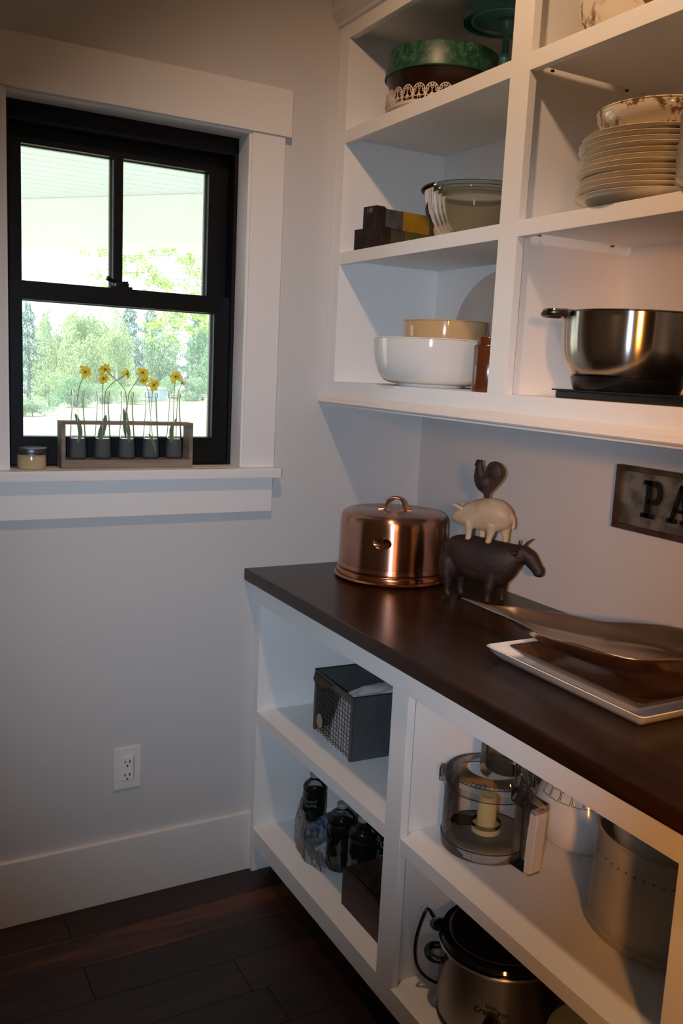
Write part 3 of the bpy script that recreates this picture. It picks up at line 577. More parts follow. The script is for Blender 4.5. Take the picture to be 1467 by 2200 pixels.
def arcp(cx, cy, r, a0, a1, n_): return [(cx+r*math.cos(a0+(a1-a0)*k/n_), cy+r*math.sin(a0+(a1-a0)*k/n_)) for k in range(n_+1)]
for s in range(NS):
    x0 = s*PW; xm = x0+PW/2
    rib([(x0, .0005), (x0+PW/2, .0005), (x0+PW, .0005)], .0016)
    rib(arcp(xm, .0215, PW*.46, -.25, PI+.25, 10), .0017); rib(arcp(xm, .0215, PW*.28, 0, PI, 7), .0013)
    for k in range(6):
        a = .1+(PI-.2)*k/5; rib(arcp(xm+PW*.37*math.cos(a), .0215+PW*.37*math.sin(a), .0013, 0, 2*PI, 5), .0009)
    for sg in (-1, 1):
        rib(arcp(xm+sg*PW*.24, .0135, PW*.17, PI/2, PI/2-sg*4.6, 9), .0018); rib([(xm+sg*PW*.10, .004), (xm+sg*PW*.02, .012), (xm, .0215)], .0015)
        rib([(xm+sg*PW*.42, .0005), (xm+sg*PW*.47, .010), (xm+sg*PW*.45, .020)], .0017)
    rib(arcp(xm, .0255, .0026, 0, 2*PI, 7), .0011)
wrap(bm, RL, 0, .013); obj('lace_rim', bm, LW, LS)
FIL = spots('green_filigree', '#144733', '#6d8c7d', 260, .0, .11, .4, kind='vor', band=(60, .45, .62))
GR_ = mat('green_enamel', '#15513a', .3); BRN = mat('brown_underside', '#2e1a0e', .35, .3)
GS = thing('green_cake_stand', 'green cake stand with filigree rim and brown underside on the top shelf', 'cake stand', (.374, -.278, A1+.0115))
zt = 2.253-A1-.0115; zb_ = 2.196-A1-.0115
obj('drum_rim', lathe([(.1385, zb_), (.1400, zb_+.002), (.1395, zb_+.004), (.1395, zt-.004), (.1400, zt-.002), (.1385, zt), (.1365, zt), (.1365, zb_)], 96), FIL, GS, smooth=True)
obj('rim_bead', tube([(.1398*math.cos(2*PI*k/72), .1398*math.sin(2*PI*k/72), zb_+.0015) for k in range(72)], .0017, 6, closed=True), GR_, GS, smooth=True)
obj('top_plate', lathe([(0, zt-.01), (.1368, zt-.01), (.1368, zt-.006), (0, zt-.006)], 72), GR_, GS, smooth=True)
obj('underside', lathe([(.1370, zb_), (.128, zb_-.020), (.112, zb_-.040), (.085, zb_-.058), (.045, zb_-.068), (.03, zb_-.071), (.03, .0), (.0, .0)], 72), BRN, GS, smooth=True)
TEAL = mat('teal_glaze', '#3c7c80', .22, coat=.4)
TS = thing('teal_cake_stand', 'tall teal glazed pedestal cake stand beside the middle stile, top shelf', 'cake stand', (.438, -.4472, A1))
tz = .2060
obj('pedestal', lathe([(0, 0), (.036, 0), (.037, .004), (.030, .010), (.02, .022), (.010, .035), (.0085, .06), (.0105, .10), (.008, .105), (.0125, .112), (.0125, .118), (.008, .124), (.0085, tz-.035), (.012, tz-.022), (.022, tz-.012), (.0235, tz-.008), (.022, tz-.003)], 48), TEAL, TS, smooth=True)
pl = obj('plate', lathe([(.0, tz-.003), (.078, tz-.003), (.081, tz-.006), (.085, tz-.006), (.087, tz-.002), (.096, tz), (.101, tz+.003), (.1015, tz-.008), (.1030, tz-.010), (.1045, tz-.006), (.1055, tz+.018), (.103, tz+.021), (0, tz+.012)], 96), TEAL, TS, smooth=True)
obj('raised_ring', tube([(.083*math.cos(2*PI*k/72), .083*math.sin(2*PI*k/72), tz-.0065) for k in range(72)], .0022, 6, closed=True), mat('pale_teal_edge', '#6f9a8f', .3), pl, smooth=True)
# foundry mold boxes
IRON = mat('dark_rusty_iron', '#241712', .6, .3, bump=.4, bscale=80, var=.6, vscale=25, vcol='#3a241a')
STL = mat('worn_steel', '#565452', .42, .7, bump=.2, bscale=40, var=.6, vscale=22, vcol='#7c7976')
YEL = mat('worn_yellow_paint', '#a87a10', .55, var=.4, vscale=30, vcol='#8d650c', bump=.2, bscale=40); OLV = mat('olive_paint_worn', '#4e4a1c', .6, var=.6, vscale=30, vcol='#5f5518')
def block(name_label, loc, rz, painted, num=None):
    """square metal bar with a flanged iron end block facing the room; local -x is the end"""
    t = thing('metal_bar', name_label, 'bar', loc, rz, group='old square metal bars on the middle shelf'); s = .056; sw_ = .056
    ep = obj('end_block', box(0, .028, -sw_/2, sw_/2, 0, s, bev=.002), IRON, t); obj('end_recess', box(-.0012, .002, -sw_*.28, sw_*.28, s*.14, s*.62, bev=.0008), mat('recess_dark', '#120c0a', .7), ep)
    obj('flange', box(.028, .034, -sw_/2+.002, sw_/2-.002, .001, s-.002, bev=.001), IRON, t)
    a = sw_/2-.004
    obj('bar', box(.034, .235, -a, a, .003, s-.004, bev=.002), STL if painted != 'olive' else mat('greenish_worn_steel', '#3d3a2e', .55, .4, var=.5, vscale=20, vcol='#57543c'), t)
    if painted == 'yellow': obj('yellow_band', box(.095, .19, -a-.0006, a+.0006, .0024, s-.0034, bev=.002), YEL, t)
    elif painted == 'olive': obj('olive_band', box(.085, .17, -a-.0006, a+.0006, .0024, s-.0034, bev=.002), OLV, t)
    if num:
        b2 = textbm(num, .017, .0003); b2.transform(Matrix(((0, 0, -1, -.0004), (-1, 0, 0, 0), (0, 1, 0, s*.80), (0, 0, 0, 1)))); obj('number', b2, mat('chalk_grey', '#7b716a', .8), t)
    return t
bz = .22
block('lower left dark iron block of the three stacked bars', (.2480, -.1330, B1), .16, None)
block('lower right bar with worn olive paint, under the yellow banded bar', (.2540, -.1930, B1), .16, 'olive')
block('metal bar with bright yellow band, stacked on the two others', (.2600, -.1530, B1+.0570), .13, 'yellow', '100')
# nested glass mixing bowls
BG = film('bowl_glass', (.975, .97, .93), ior=1.2, rough=.03, haze=.05, hcol=(.8, .72, .5)); BGR = film('bowl_glass_rim', (.86, .92, .88), ior=1.3)
def glassbowl(R, h, loc, label):
    t = thing('glass_bowl', label, 'bowl', loc, group='nested clear glass mixing bowls')
    pr = []; n_ = 22
    for k in range(n_+1):
        u = k/n_; a = u*PI/2; pr.append((.42*R+.52*R*math.sin(a)**.85, .0025+h*(1-math.cos(a))**.92))
    obj('bowl', lathe([(0, 0), (.40*R, 0)]+pr+[(R*.945, h)], 96), BG, t, smooth=True)
    obj('rim', lathe([(R*.94, h-.003), (R*.985, h-.002), (R, h), (R, h+.003), (R*.985, h+.0055), (R*.95, h+.005), (R*.94, h-.003)], 96), BGR, t, smooth=True); return t
glassbowl(.134, .132, (.413, -.402, B1), 'largest outer clear glass mixing bowl on the middle shelf')
glassbowl(.119, .118, (.413, -.402, B1+.0085), 'second clear glass bowl nested in the largest one')
glassbowl(.106, .105, (.413, -.402, B1+.016), 'third clear glass bowl nested inside the two larger ones')
glassbowl(.094, .094, (.413, -.402, B1+.0235), 'smallest innermost clear glass bowl of the nest')
# white and yellow bowls, leaning plate, brown canister
def bowlprof(R, h, foot, th=.005, bulge=1.0):
    pr = [(0, .004), (foot*.8, .004), (foot*.85, 0), (foot, 0), (foot*1.02, .006)]; n_ = 18
    for k in range(1, n_+1):
        u = k/n_; pr.append((foot*1.02+(R-foot*1.02)*math.sin(u*PI/2)**(.85/bulge), .006+(h-.006)*(1-math.cos(u*PI/2)**.9)))
    pr += [(R+.0012, h+.001), (R, h+.003), (R-th*.7, h+.002), (R-th, h-.004)]
    for k in range(n_-1, 0, -1):
        u = k/n_; pr.append((max(.002, foot+(R-foot*1.02)*math.sin(u*PI/2)**(.85/bulge)-th), .006+th+(h-.006-th)*(1-math.cos(u*PI/2)**.9)))
    return pr+[(0, .006+th)]
CER = mat('white_bowl_glaze', '#e3e0da', .08, coat=.5)
tb = thing('white_bowl', 'large white ceramic bowl on the bottom shelf of the wall cabinet', 'bowl', (.340, -.362, UB)); obj('bowl', lathe(bowlprof(.1480, .1145, .083, .006, 1.25), 96), CER, tb, smooth=True)
tb = thing('yellow_bowl', 'smaller yellow ceramic bowl nested inside the large white bowl', 'bowl', (.3640, -.3815, UB+.0125+.004)); obj('bowl', lathe(bowlprof(.106, .144, .050, .006, 1.0), 96), mat('yellow_glaze', '#c9a878', .1, coat=.5), tb, smooth=True)
tb = thing('leaning_plate', 'large pale ribbed oval platter leaning on the cabinet back behind the bowls', 'platter', (.527, -.422, UB+.0015))
bm = lathe([(0, 0), (.085, 0), (.10, .006), (.104, .0075), (.108, .007), (.114, .0095), (.118, .009), (.124, .012), (.128, .0115), (.138, .016), (.140, .0175), (.138, .019), (.10, .010), (0, .004)], 96)
Rm = Matrix.Rotation(-PI/2+.07, 4, 'Y') @ Matrix.Diagonal((.152/.14, .205/.14, 1, 1)); bm.transform(Matrix.Translation((0, 0, .1530)) @ Rm); obj('plate', bm, mat('pale_stoneware', '#c3b3a6', .3, coat=.2), tb, smooth=True)
tb = thing('brown_canister', 'narrow glossy brown canister standing right of the white bowl', 'canister', (.276, -.6790, UB))
obj('body', lathe([(0, 0), (.034, 0), (.035, .002), (.035, .098), (.033, .101), (0, .101)], 40), mat('brown_lacquer', '#5a2c14', .2, coat=.5), tb, smooth=True); obj('lid', lathe([(0, .101), (.029, .101), (.029, .107), (.0275, .109), (.0275, .116), (.026, .118), (0, .118)], 40), mat('brown_lacquer', '#5a2c14'), tb, smooth=True)
# dinner plates, patterned bowls
PLM = mat('cream_plate_glaze', '#cfc4ae', .15, coat=.4)
PP = [(0, .0035), (.078, .0035), (.080, 0), (.083, 0), (.084, .004), (.100, .007), (.118, .013), (.1330, .0185), (.1345, .0205), (.1335, .0215), (.118, .0165), (.098, .0105), (.085, .008), (0, .0075)]
p0 = thing('dinner_plate', 'lowest cream dinner plate of the tall stack beside the stile', 'plate', (.345, -1.030, B1), group='cream dinner plates in the tall stack'); obj('plate', lathe(PP, 96), PLM, p0, smooth=True)
ordn = ['second', 'third', 'fourth', 'fifth', 'sixth', 'seventh', 'eighth', 'ninth', 'tenth']
rg = random.Random(3)
for k in range(1, 12):
    nm_ = 'topmost cream dinner plate of the tall stack, under the patterned bowl' if k == 11 else (ordn[k-1]+' cream dinner plate from the bottom of the tall stack' if k < 10 else 'cream dinner plate just below the topmost of the tall stack')
    dup(p0, (.345+rg.uniform(-.0035, .0035), -1.030+rg.uniform(-.004, .004), B1+k*.0094), nm_)
q0 = thing('small_plate', 'lowest cream plate of the smaller stack at the right edge', 'plate', (.305, -1.262, B1), group='cream plates in the smaller right stack'); obj('plate', lathe([(r*.80, z*.8) for r, z in PP], 96), PLM, q0, smooth=True)
for k in range(1, 14):
    dup(q0, (.305+rg.uniform(-.0015, .0015), -1.262+rg.uniform(-.0015, .0015), B1+k*.0078), 'topmost cream plate of the smaller right stack' if k == 13 else ('cream plate in the smaller right stack, number %s from the bottom' % (ordn+['eleventh', 'twelfth', 'thirteenth'])[k-1]))
PAT = spots('cream_brown_flower_print', '#ddd2bb', '#7d5a36', 95, .46, .54, .1, coat=.5, band=(13, .44, .50))
def handled(loc, R, h, label, rz=0):
    t = thing('patterned_bowl', label, 'bowl', loc, rz, group='cream casserole bowls with brown flower print')
    bw = obj('bowl', lathe(bowlprof(R, h, R*.56, .004, .48), 96), PAT, t, smooth=True)
    return t
handled((.345, -1.041, B1+.0094*11+.009), .116, .055, 'cream bowl with brown flowers standing on the dinner plate stack')
t = thing('footed_patterned_bowl', 'cream casserole with brown flowers on the highest shelf, right bay', 'bowl', (.362, -.940, A1))
obj('bowl', lathe(bowlprof(.110, .085, .080, .005, 1.1), 96), PAT, t, smooth=True); obj('base_tab', box(-.118, -.070, .0, .03, .0005, .006, bev=.002), mat('amber_glass', '#a3693f', .2), t)
# steel mixing bowl on black tray
STE = mat('brushed_steel', '#b9ada0', .2, 1, aniso=.9); 
tr = thing('black_tray', 'flat black tray under the steel mixing bowl', 'tray', (.385, -1.15, UB))
obj('tray', box(.262, .500, -1.40, -.9125, UB+.0002, UB+.0145, bev=.003), BLKP, tr, world=True); obj('tray_lip', box(.258, .504, -1.40, -.905, UB+.0145, UB+.0175, bev=.001), BLKP, tr, world=True)
sb_ = thing('mixing_bowl', 'brushed steel mixing bowl with black base and rim grip', 'mixing bowl', (.358, -1.003, UB+.0176))
zr = .1440
SP = [(0, .022), (.098, .022), (.110, .030), (.120, .042), (.128, .058), (.1325, .080), (.134, .105), (.134, zr), (.1395, zr+.0015), (.1400, zr+.003), (.1330, zr+.003), (.1320, .105), (.1300, .078), (.12, .05), (.10, .028), (0, .026)]
SP = [(r*.965, z) for r, z in SP]
bw = obj('bowl', lathe(SP, 128), STE, sb_, smooth=True); obj('black_base', lathe([(0, 0), (.098, 0), (.100, .002), (.1065, .025), (.103, .0265), (0, .0215)], 64), BLKP, sb_, smooth=True)
dv = Vector((-.86, .51, 0)).normalized(); pv = Vector((dv.y, -dv.x, 0)); a0 = .131
gp = [dv*(a0)+pv*.03+Vector((0, 0, zr-.004)), dv*(a0+.028)+pv*.024+Vector((0, 0, zr-.004)), dv*(a0+.038)+pv*.0+Vector((0, 0, zr-.004)), dv*(a0+.028)-pv*.024+Vector((0, 0, zr-.004)), dv*a0-pv*.03+Vector((0, 0, zr-.004))]
obj('rim_grip', tube(spline(gp, 6), .0055, 8), BLKP, bw, smooth=True); obj('grip_plate', tube(spline([p+Vector((0, 0, .0065)) for p in gp], 6), .0035, 6), STE, bw, smooth=True)
# ================================================================== LOWER CABINET CONTENTS
F1 = .4958; E1 = .1374; G1 = .4945
GAL = mat('galvanized_steel', '#4d5457', .45, .45, bump=.15, bscale=120, var=.5, vscale=45, vcol='#565d61'); GED = mat('dull_steel_strip', '#5b564e', .5, .5)
BK = thing('wire_basket', 'galvanized metal basket with wire mesh front on the left shelf', 'basket', (.1235, -.4300, F1), -.055)
bw_, bd_, bh_ = .232, .27, .170    # width along +y, depth along +x
bm = bmesh.new(); bx(bm, .002, bd_, 0, .0015, 0, bh_); bx(bm, .002, bd_, bw_-.0015, bw_, 0, bh_); bx(bm, bd_-.0015, bd_, 0, bw_, 0, bh_); obj('sheet_sides', bm, GAL, BK)
bm = bmesh.new()
for a in ((-.001, .004, 0, .011, 0, bh_), (-.001, .004, bw_-.011, bw_, 0, bh_), (-.002, .003, 0, bw_, bh_-.018, bh_)): bx(bm, *a, bev=.0007)
obj('front_frame', bm, GED, BK)
bm = bmesh.new(); tube([(0, .001, bh_), (bd_, .001, bh_), (bd_, bw_-.001, bh_), (0, bw_-.001, bh_)], .0022, 8, bm, closed=True); obj('rolled_rim', bm, mat('brown_rim_wire', '#4d3a2c', .5, .6), BK, smooth=True)
tb_ = bmesh.new(); nn = 10
rows = []
for i in range(nn+1):
    s = i/nn; w_ = bw_*.50+.11*s; rows.append([(-.002, w_, bh_-.006), (-.005, w_, bh_-.014), (-.005-.013*math.sin(PI*s)**.5, w_, bh_-.019-.008*math.sin(PI*s))])
vv = [[tb_.verts.new(p) for p in r] for r in rows]
for a, b in zip(vv, vv[1:]):
    for k in range(2): tb_.faces.new((a[k], a[k+1], b[k+1], b[k]))
o = obj('pull_lip', tb_, mat('brown_rim_wire', '#4d3a2c'), BK, smooth=True); o.modifiers.new('t', 'SOLIDIFY').thickness = .0015
bm = bmesh.new(); rg = random.Random(5); ny, nz = 15, 13
for i in range(1, ny):
    y_ = bw_*i/ny; tube([(.002+.0009*(-1)**(i+k), y_+rg.uniform(-.0012, .0012), (bh_-.012)*k/nz+.001) for k in range(nz+1)], .00085, 5, bm)
for k in range(1, nz):
    z_ = (bh_-.012)*k/nz; tube([(.002-.0009*(-1)**(i+k), bw_*i/ny, z_+rg.uniform(-.0012, .0012)) for i in range(ny+1)], .00085, 5, bm)
for i in range(1, ny): tube([(.002, bw_*i/ny, .0016), (.05, bw_*i/ny, .0016), (bd_, bw_*i/ny, .0016)], .00085, 4, bm)
for k in range(1, 18): tube([(bd_*k/18, .001, .0016), (bd_*k/18, bw_-.001, .0016)], .00085, 4, bm)
obj('wire_mesh', bm, mat('mesh_wire', '#554d44', .45, .6), BK, smooth=True)
bm = lathe([(0, 0), (.0175, 0), (.0180, .0012), (.015, .004), (.006, .005), (.0045, .0035), (0, .0035)], 32)
bm.transform(Matrix.Translation((-.0035, bw_*.785, .040)) @ Matrix.Rotation(-PI/2, 4, 'Y') @ Matrix.Diagonal((1.15, .95, 1, 1))); obj('round_tag', bm, mat('horn_disc', '#8b7350', .4, var=.5, vscale=50, vcol='#a9906a'), BK, smooth=True)
bm = bmesh.new(); nx_, ny_ = 30, 30; rg = random.Random(2); g = []
from mathutils import noise
for i in range(nx_+1):      # crumpled cloth filling the right half of the basket
    r = []
    for j in range(ny_+1):
        s, t = i/nx_, j/ny_; x = .010+.240*s; y_ = .006+.160*t*(.85+.25*s); nz_ = noise.noise(Vector((s*4, t*4, 1)))
        h = (.166+.016*s)*(1-max(0, t-.30)**2*1.55)+.014*nz_+.006*noise.noise(Vector((s*11, t*11, 3)))
        if i == 0 or j == 0: h = min(h, bh_-.012)
        h = min(h, bh_+.004)
        edge = min(1, s/.04) if s < .04 else 1
        r.append(bm.verts.new((x, y_, max(.004, h))))
    g.append(r)
for i in range(nx_):
    for j in range(ny_): bm.faces.new((g[i][j], g[i+1][j], g[i+1][j+1], g[i][j+1]))
def skirt(line):
    low = [[bm.verts.new((v.co.x+.003*noise.noise(v.co*60), v.co.y+.003*noise.noise(v.co*50+Vector((5, 0, 0))), .004+(v.co.z-.004)*f_)) for v in line] for f_ in (.75, .5, .25, 0)]; L_ = [line]+low
    for a, b in zip(L_, L_[1:]):
        for k in range(len(a)-1): bm.faces.new((a[k], a[k+1], b[k+1], b[k]))
skirt(g[0]); skirt([r[0] for r in g]); skirt([r[-1] for r in g]); bmesh.ops.recalc_face_normals(bm, faces=bm.faces)
cl_ = obj('cloth', bm, mat('grey_linen', '#b9b9ba', .9, bump=.3, bscale=200), None, smooth=True, auto=0); cl_.location = (.1235, -.4300, F1); cl_.rotation_euler = (0, 0, -.055)
tag(cl_, 'pale grey folded cloth stuffed in the wire basket', 'cloth')
# wooden crate
DW = wood('dark_crate_wood', '#2a1c17', '#4a3228', (10, 3, 10), .6, bump=.35)
CR_ = thing('wooden_box', 'open dark wooden box in front of the bottles on the bottom shelf', 'box', (.096, -.468, E1))
def cb_(n_, *a): return obj(n_, box(*a, bev=.0012), DW, CR_)
cb_('front_board', 0, .010, -.24, 0, 0, .098); cb_('back_board', .12, .13, -.24, 0, 0, .098); cb_('side_board', .010, .12, -.010, 0, 0, .098); cb_('side_board', .010, .12, -.24, -.230, 0, .098); cb_('base_board', .010, .12, -.230, -.010, .001, .009); cb_('cross_slat', .010, .12, -.125, -.115, .009, .075)
for yy_ in (-.012, -.228):
    for zz in (.02, .05, .08): obj('nail', lathe([(0, -.001), (.0012, -.001), (.0012, .0005), (0, .0008)], 8).copy() if False else box(-.0006, .001, yy_-.001, yy_+.001, zz-.001, zz+.001), PIN, CR_)
# bottles of water and juice in shrink wrap
DG = mat('dark_green_drink', '#0b120d', .12, coat=.6); CLR = film('clear_plastic', (.80, .85, .88), rough=.08, ior=1.5, bump=.3, bscale=60); CAPM = mat('grey_white_cap', '#8f8985', .45); INK = mat('pale_lettering', '#6b747a', .5)
def drink(loc, label, rz=0, text=True, R=.034, h=.188, fs=.017, tz_=.112):
    t = thing('drink_bottle', label, 'bottle', loc, rz, group='plastic drink bottles in shrink wrap')
    k = R/.034
    b_ = obj('dark_body', lathe([(0, .001), (R*.7, .001), (R*.93, .005), (R, .014), (R, .055), (R*.95, .068), (R, .080), (R, .125), (R*.93, h*.70), (0, h*.70)], 40), DG, t, smooth=True)
    obj('clear_shoulder', lathe([(R*.93, h*.70), (R*.99, h*.74), (R*.95, h*.79), (R*.80, h*.835), (R*.62, h*.865), (R*.42, h*.90), (.0125, h*.925), (.0125, h*.95)], 40), CLR, t, smooth=True)
    obj('cap', lathe([(0, h*.93), (.0135, h*.93), (.0145, h*.935), (.0145, h-.002), (.013, h), (0, h)], 24), CAPM, t, smooth=True)
    if text:
        a = math.atan2(-.75, -.66)-rz
        for i_, ln in enumerate(('Poland', 'Spring')):
            b2 = textbm(ln, fs, .0004, spacing=.95); obj('lettering', wrap(b2, R+.0006, a, tz_-i_*fs*.92, .18), INK, b_)
    return t
drink((.188, -.128, E1), 'dark bottle with pale lettering at the back left of the wrapped pack', 0, True, fs=.013)
drink((.172, -.320, E1), 'dark bottle in front, left of the small wooden box', 0, False, R=.039)
drink((.186, -.408, E1), 'dark bottle behind the left corner of the small wooden box', 0, False, R=.039)
drink((.272, -.296, E1), 'dark bottle behind the front bottle of the pack', 0, False)
drink((.260, -.440, E1), 'dark bottle with large pale letters standing behind the wooden box', .1, True, R=.039, h=.21, fs=.040, tz_=.128)
WB = thing('water_bottle', 'clear bluish water bottle lying on its side with base facing out', 'bottle', (.128, -.226, E1+.050))
bm = bmesh.new(); nr = 10; ns = 40; rings = []   # petaloid base and ribbed body along +x
prf = [(.001, .010), (.012, .004), (.022, -.002), (.029, .002), (.0325, .010), (.033, .03), (.0315, .036), (.033, .042), (.0315, .05), (.033, .056), (.033, .10), (.028, .12), (.013, .145), (.013, .16)]
for r, x in prf:
    rings.append([bm.verts.new((x-(.006*max(0, math.cos(5*2*PI*i/ns)) if x < .01 and r > .01 else 0), r*math.cos(2*PI*i/ns), r*math.sin(2*PI*i/ns))) for i in range(ns)])
for a, b in zip(rings, rings[1:]):
    for i in range(ns): bm.faces.new((a[i], b[i], b[(i+1) % ns], a[(i+1) % ns]))
bm.faces.new(rings[0][::-1]); bmesh.ops.recalc_face_normals(bm, faces=bm.faces); bm.transform(Matrix.Rotation(.42, 4, 'Z'))
obj('body', bm, mat('blue_clear_plastic', '#42546f', .1, 0, spec=1, coat=1, bump=.9, bscale=90, var=.7, vscale=60, vcol='#8fa3bb'), WB, smooth=True)
bm = bmesh.new(); g = []; n1, n2 = 30, 60      # shrink film
path = [(.128, -.118), (.150, -.105), (.125, -.190), (.112, -.250), (.118, -.300), (.145, -.338), (.150, -.36)]
P = spline([(.150, -.095, 0), (.128, -.135, 0), (.106, -.19, 0), (.099, -.25, 0), (.108, -.30, 0), (.118, -.335, 0)], 12)
for i, p in enumerate(P):
    r = []
    for j in range(25):
        t = j/24; h = .002+.105*t; wob = .007*noise.noise(Vector((i*.12, t*3, 0)))+.0025*noise.noise(Vector((i*.4, t*9, 4))); inn = .03*max(0, t-.55)
        r.append(bm.verts.new((p.x+wob+inn+.012*(1-t)*0, p.y+wob*.5, E1+h*(1-.35*max(0, (i/len(P)-.75))))))
    g.append(r)
for a, b in zip(g, g[1:]):
    for j in range(24): bm.faces.new((a[j], b[j], b[j+1], a[j+1]))
sw = obj('shrink_wrap', bm, film('shrink_film', (.92, .92, .93), rough=.1, ior=1.35, bump=1, bscale=30, haze=.05, hcol=(.8, .8, .82)), None, smooth=True, auto=0); ORG['shrink_wrap'] = Vector()
tag(sw, 'wrinkled clear shrink wrap round the front of the bottles', 'wrap')
# food processor bowl ------------------------------------------------------
SMK = film('smoke_plastic', (.88, .87, .855), ior=1.35, rough=.05); SMK2 = film('smoke_plastic_thick', (.76, .74, .72), ior=1.3, rough=.06); SMK3 = film('smoke_plastic_clear', (.90, .885, .87), ior=1.25, rough=.06, haze=.05, hcol=(.5, .48, .46)); CRM = mat('cream_plastic', '#c9bd8a', .35); WPL = mat('white_plastic', '#c9c5c0', .3, coat=.3)
FP = thing('food_processor_bowl', 'smoky clear food processor bowl with white handle on the right shelf', 'food processor', (.197, -.884, G1))
R = .0945
obj('bowl_wall', lathe([(R-.0015, .002), (R, .004), (R, .024), (R-.001, .025), (R-.001, .150)], 96), SMK, FP, smooth=True)
obj('bowl_floor', lathe([(0, .030), (.03, .030), (R-.003, .026), (R-.003, .0235)], 72), SMK, FP, smooth=True)
obj('base_seam', lathe([(R, .0235), (R+.0012, .0245), (R, .0260)], 96), mat('smoke_edge', '#1d1a18', .3), FP, smooth=True)
hub = obj('blade_hub', lathe([(0, .030), (.0305, .030), (.031, .034), (.030, .0415), (.0215, .0425), (.0205, .046), (.0200, .108), (.018, .110), (0, .110)], 48), CRM, FP, smooth=True)
obj('hub_collar', lathe([(.031, .0415), (.032, .046), (.031, .051), (.0305, .0415)], 48), SMK2, hub, smooth=True)
bm = bmesh.new(); tube(spline([(.028*math.cos(a), .028*math.sin(a), .036) for a in (2.2, 2.6)] + [(-.055, .032, .037), (-.075, -.005, .037)], 5), [.012]*16, 6, bm, flat=.12) if False else None
bm = prism([(.02, .01), (.045, .035), (.07, .03), (.078, .0), (.06, -.015), (.03, -.02)], .0015); bm.transform(Matrix.Translation((0, 0, .038)) @ Matrix.Rotation(2.0, 4, 'Z')); obj('blade', bm, mat('dark_steel', '#3b3735', .3, .9), hub)
lid_ = obj('lid', lathe([(R+.004, .138), (R+.004, .152), (R+.0025, .157), (R-.006, .162), (R-.018, .1655), (.052, .169)], 96), SMK, FP, smooth=True)
obj('lid_band', lathe([(R+.0045, .1375), (R+.0052, .1385), (R+.0045, .1395)], 96), mat('smoke_edge', '#1d1a18'), lid_, smooth=True)
obj('lid_band', lathe([(R-.004, .1615), (R-.0030, .1625), (R-.004, .1630)], 96), mat('smoke_edge', '#1d1a18'), lid_, smooth=True)
bm = bmesh.new()
for k in range(56):
    a = 2*PI*k/56; c_, s_ = math.cos(a), math.sin(a); tube([((R-.004)*c_, (R-.004)*s_, .1618), ((R-.016)*c_, (R-.016)*s_, .1655)], .0006, 4, bm)
obj('grip_ribs', bm, mat('smoke_edge', '#1d1a18'), lid_)
tu = obj('feed_tube', lathe([(.052, .167), (.050, .172), (.0480, .178), (.0480, .292)], 64, cx=.008, cy=-.030, sx=.86, sy=1.15), SMK, FP, smooth=True)
obj('tube_rim', lathe([(.0480, .291), (.0492, .2925), (.0480, .294)], 64, cx=.008, cy=-.030, sx=.86, sy=1.15), mat('smoke_edge', '#1d1a18'), tu, smooth=True)
obj('pusher', lathe([(0, .180), (.038, .181), (.0390, .184), (.0390, .300), (.041, .303), (.0, .303)], 48, cx=.008, cy=-.030, sx=.84, sy=1.12), SMK3, tu, smooth=True)
ln = obj('locking_tab', box(R-.002, R+.011, -.013, .013, .128, .158, bev=.004), SMK2, lid_, smooth=True); ln.rotation_euler = (0, 0, 2.35)
# handle points to -y and slightly +x
HR = Matrix.Rotation(-1.50, 4, 'Z')
def hobj(n_, bm, m, par=FP, sm=False): bm.transform(HR); return obj(n_, bm, m, par, smooth=sm)
hobj('handle_bracket', box(R-.004, R+.052, -.015, .015, .004, .010, bev=.002), SMK2)
hobj('handle_top', box(R-.002, R+.060, -.017, .017, .135, .157, bev=.007), SMK3, sm=True)
gp = prism([(R+.034, .002), (R+.044, .000), (R+.054, .008), (R+.062, .130), (R+.060, .142), (R+.040, .142), (R+.034, .06)], .030, None, Matrix(((1, 0, 0, 0), (0, 0, -1, .015), (0, 1, 0, 0), (0, 0, 0, 1))), bev=.003); hobj('handle_grip', gp, WPL)
hobj('handle_web', box(R-.001, R+.002, -.014, .014, .004, .150, bev=.001), SMK3); hobj('handle_post', box(R+.010, R+.0125, -.003, .003, .008, .150), SMK2)
hobj('lid_spout', box(R-.01, R+.014, -.020, .020, .140, .166, bev=.004), SMK3, lid_, True)
hobj('column', box(R-.012, R+.018, -.013, .013, .157, .255, bev=.004), SMK3, lid_, True)
lb_ = obj('moulded_label', wrap(prism([(-.009, -.0055), (.009, -.0055), (.009, .0055), (-.009, .0055)], .0005), R, -2.62, .0135), mat('pale_print_label', '#8e8a86', .4), FP)
# white appliance with key pad behind -------------------------------------------
BMk = thing('bread_machine', 'rounded white kitchen machine with key pad behind the food processor bowl', 'appliance', (.395, -.965, G1), 0)
bm = lathe([(0, .011), (.078, .011), (.087, .016), (.101, .032), (.1065, .055), (.1080, .085), (.1065, .090), (.098, .110), (.082, .150), (.072, .175), (.068, .24), (.06, .26), (0, .262)], 72, sy=1.0)
bd = obj('body', bm, mat('white_gloss_plastic', '#d3d6d8', .16, coat=.5), BMk, smooth=True)
for a in (-2.15, -1.0, .6, 2.2): obj('foot', lathe([(0, 0), (.011, 0), (.0145, .004), (.0155, .012), (0, .012)], 24, cx=.074*math.cos(a), cy=.074*math.sin(a)), WPL, BMk, smooth=True)
ang = -2.80; nd = Vector((math.cos(ang), math.sin(ang), .44)).normalized(); tx = Vector((-math.sin(ang), math.cos(ang), 0)); ty = nd.cross(tx)
base_p = Vector((.0915*math.cos(ang), .0915*math.sin(ang), .1215))
M4 = Matrix(((tx.x, ty.x, nd.x, base_p.x), (tx.y, ty.y, nd.y, base_p.y), (tx.z, ty.z, nd.z, base_p.z), (0, 0, 0, 1)))
KEY = mat('dark_key_print', '#2b2f38', .5)
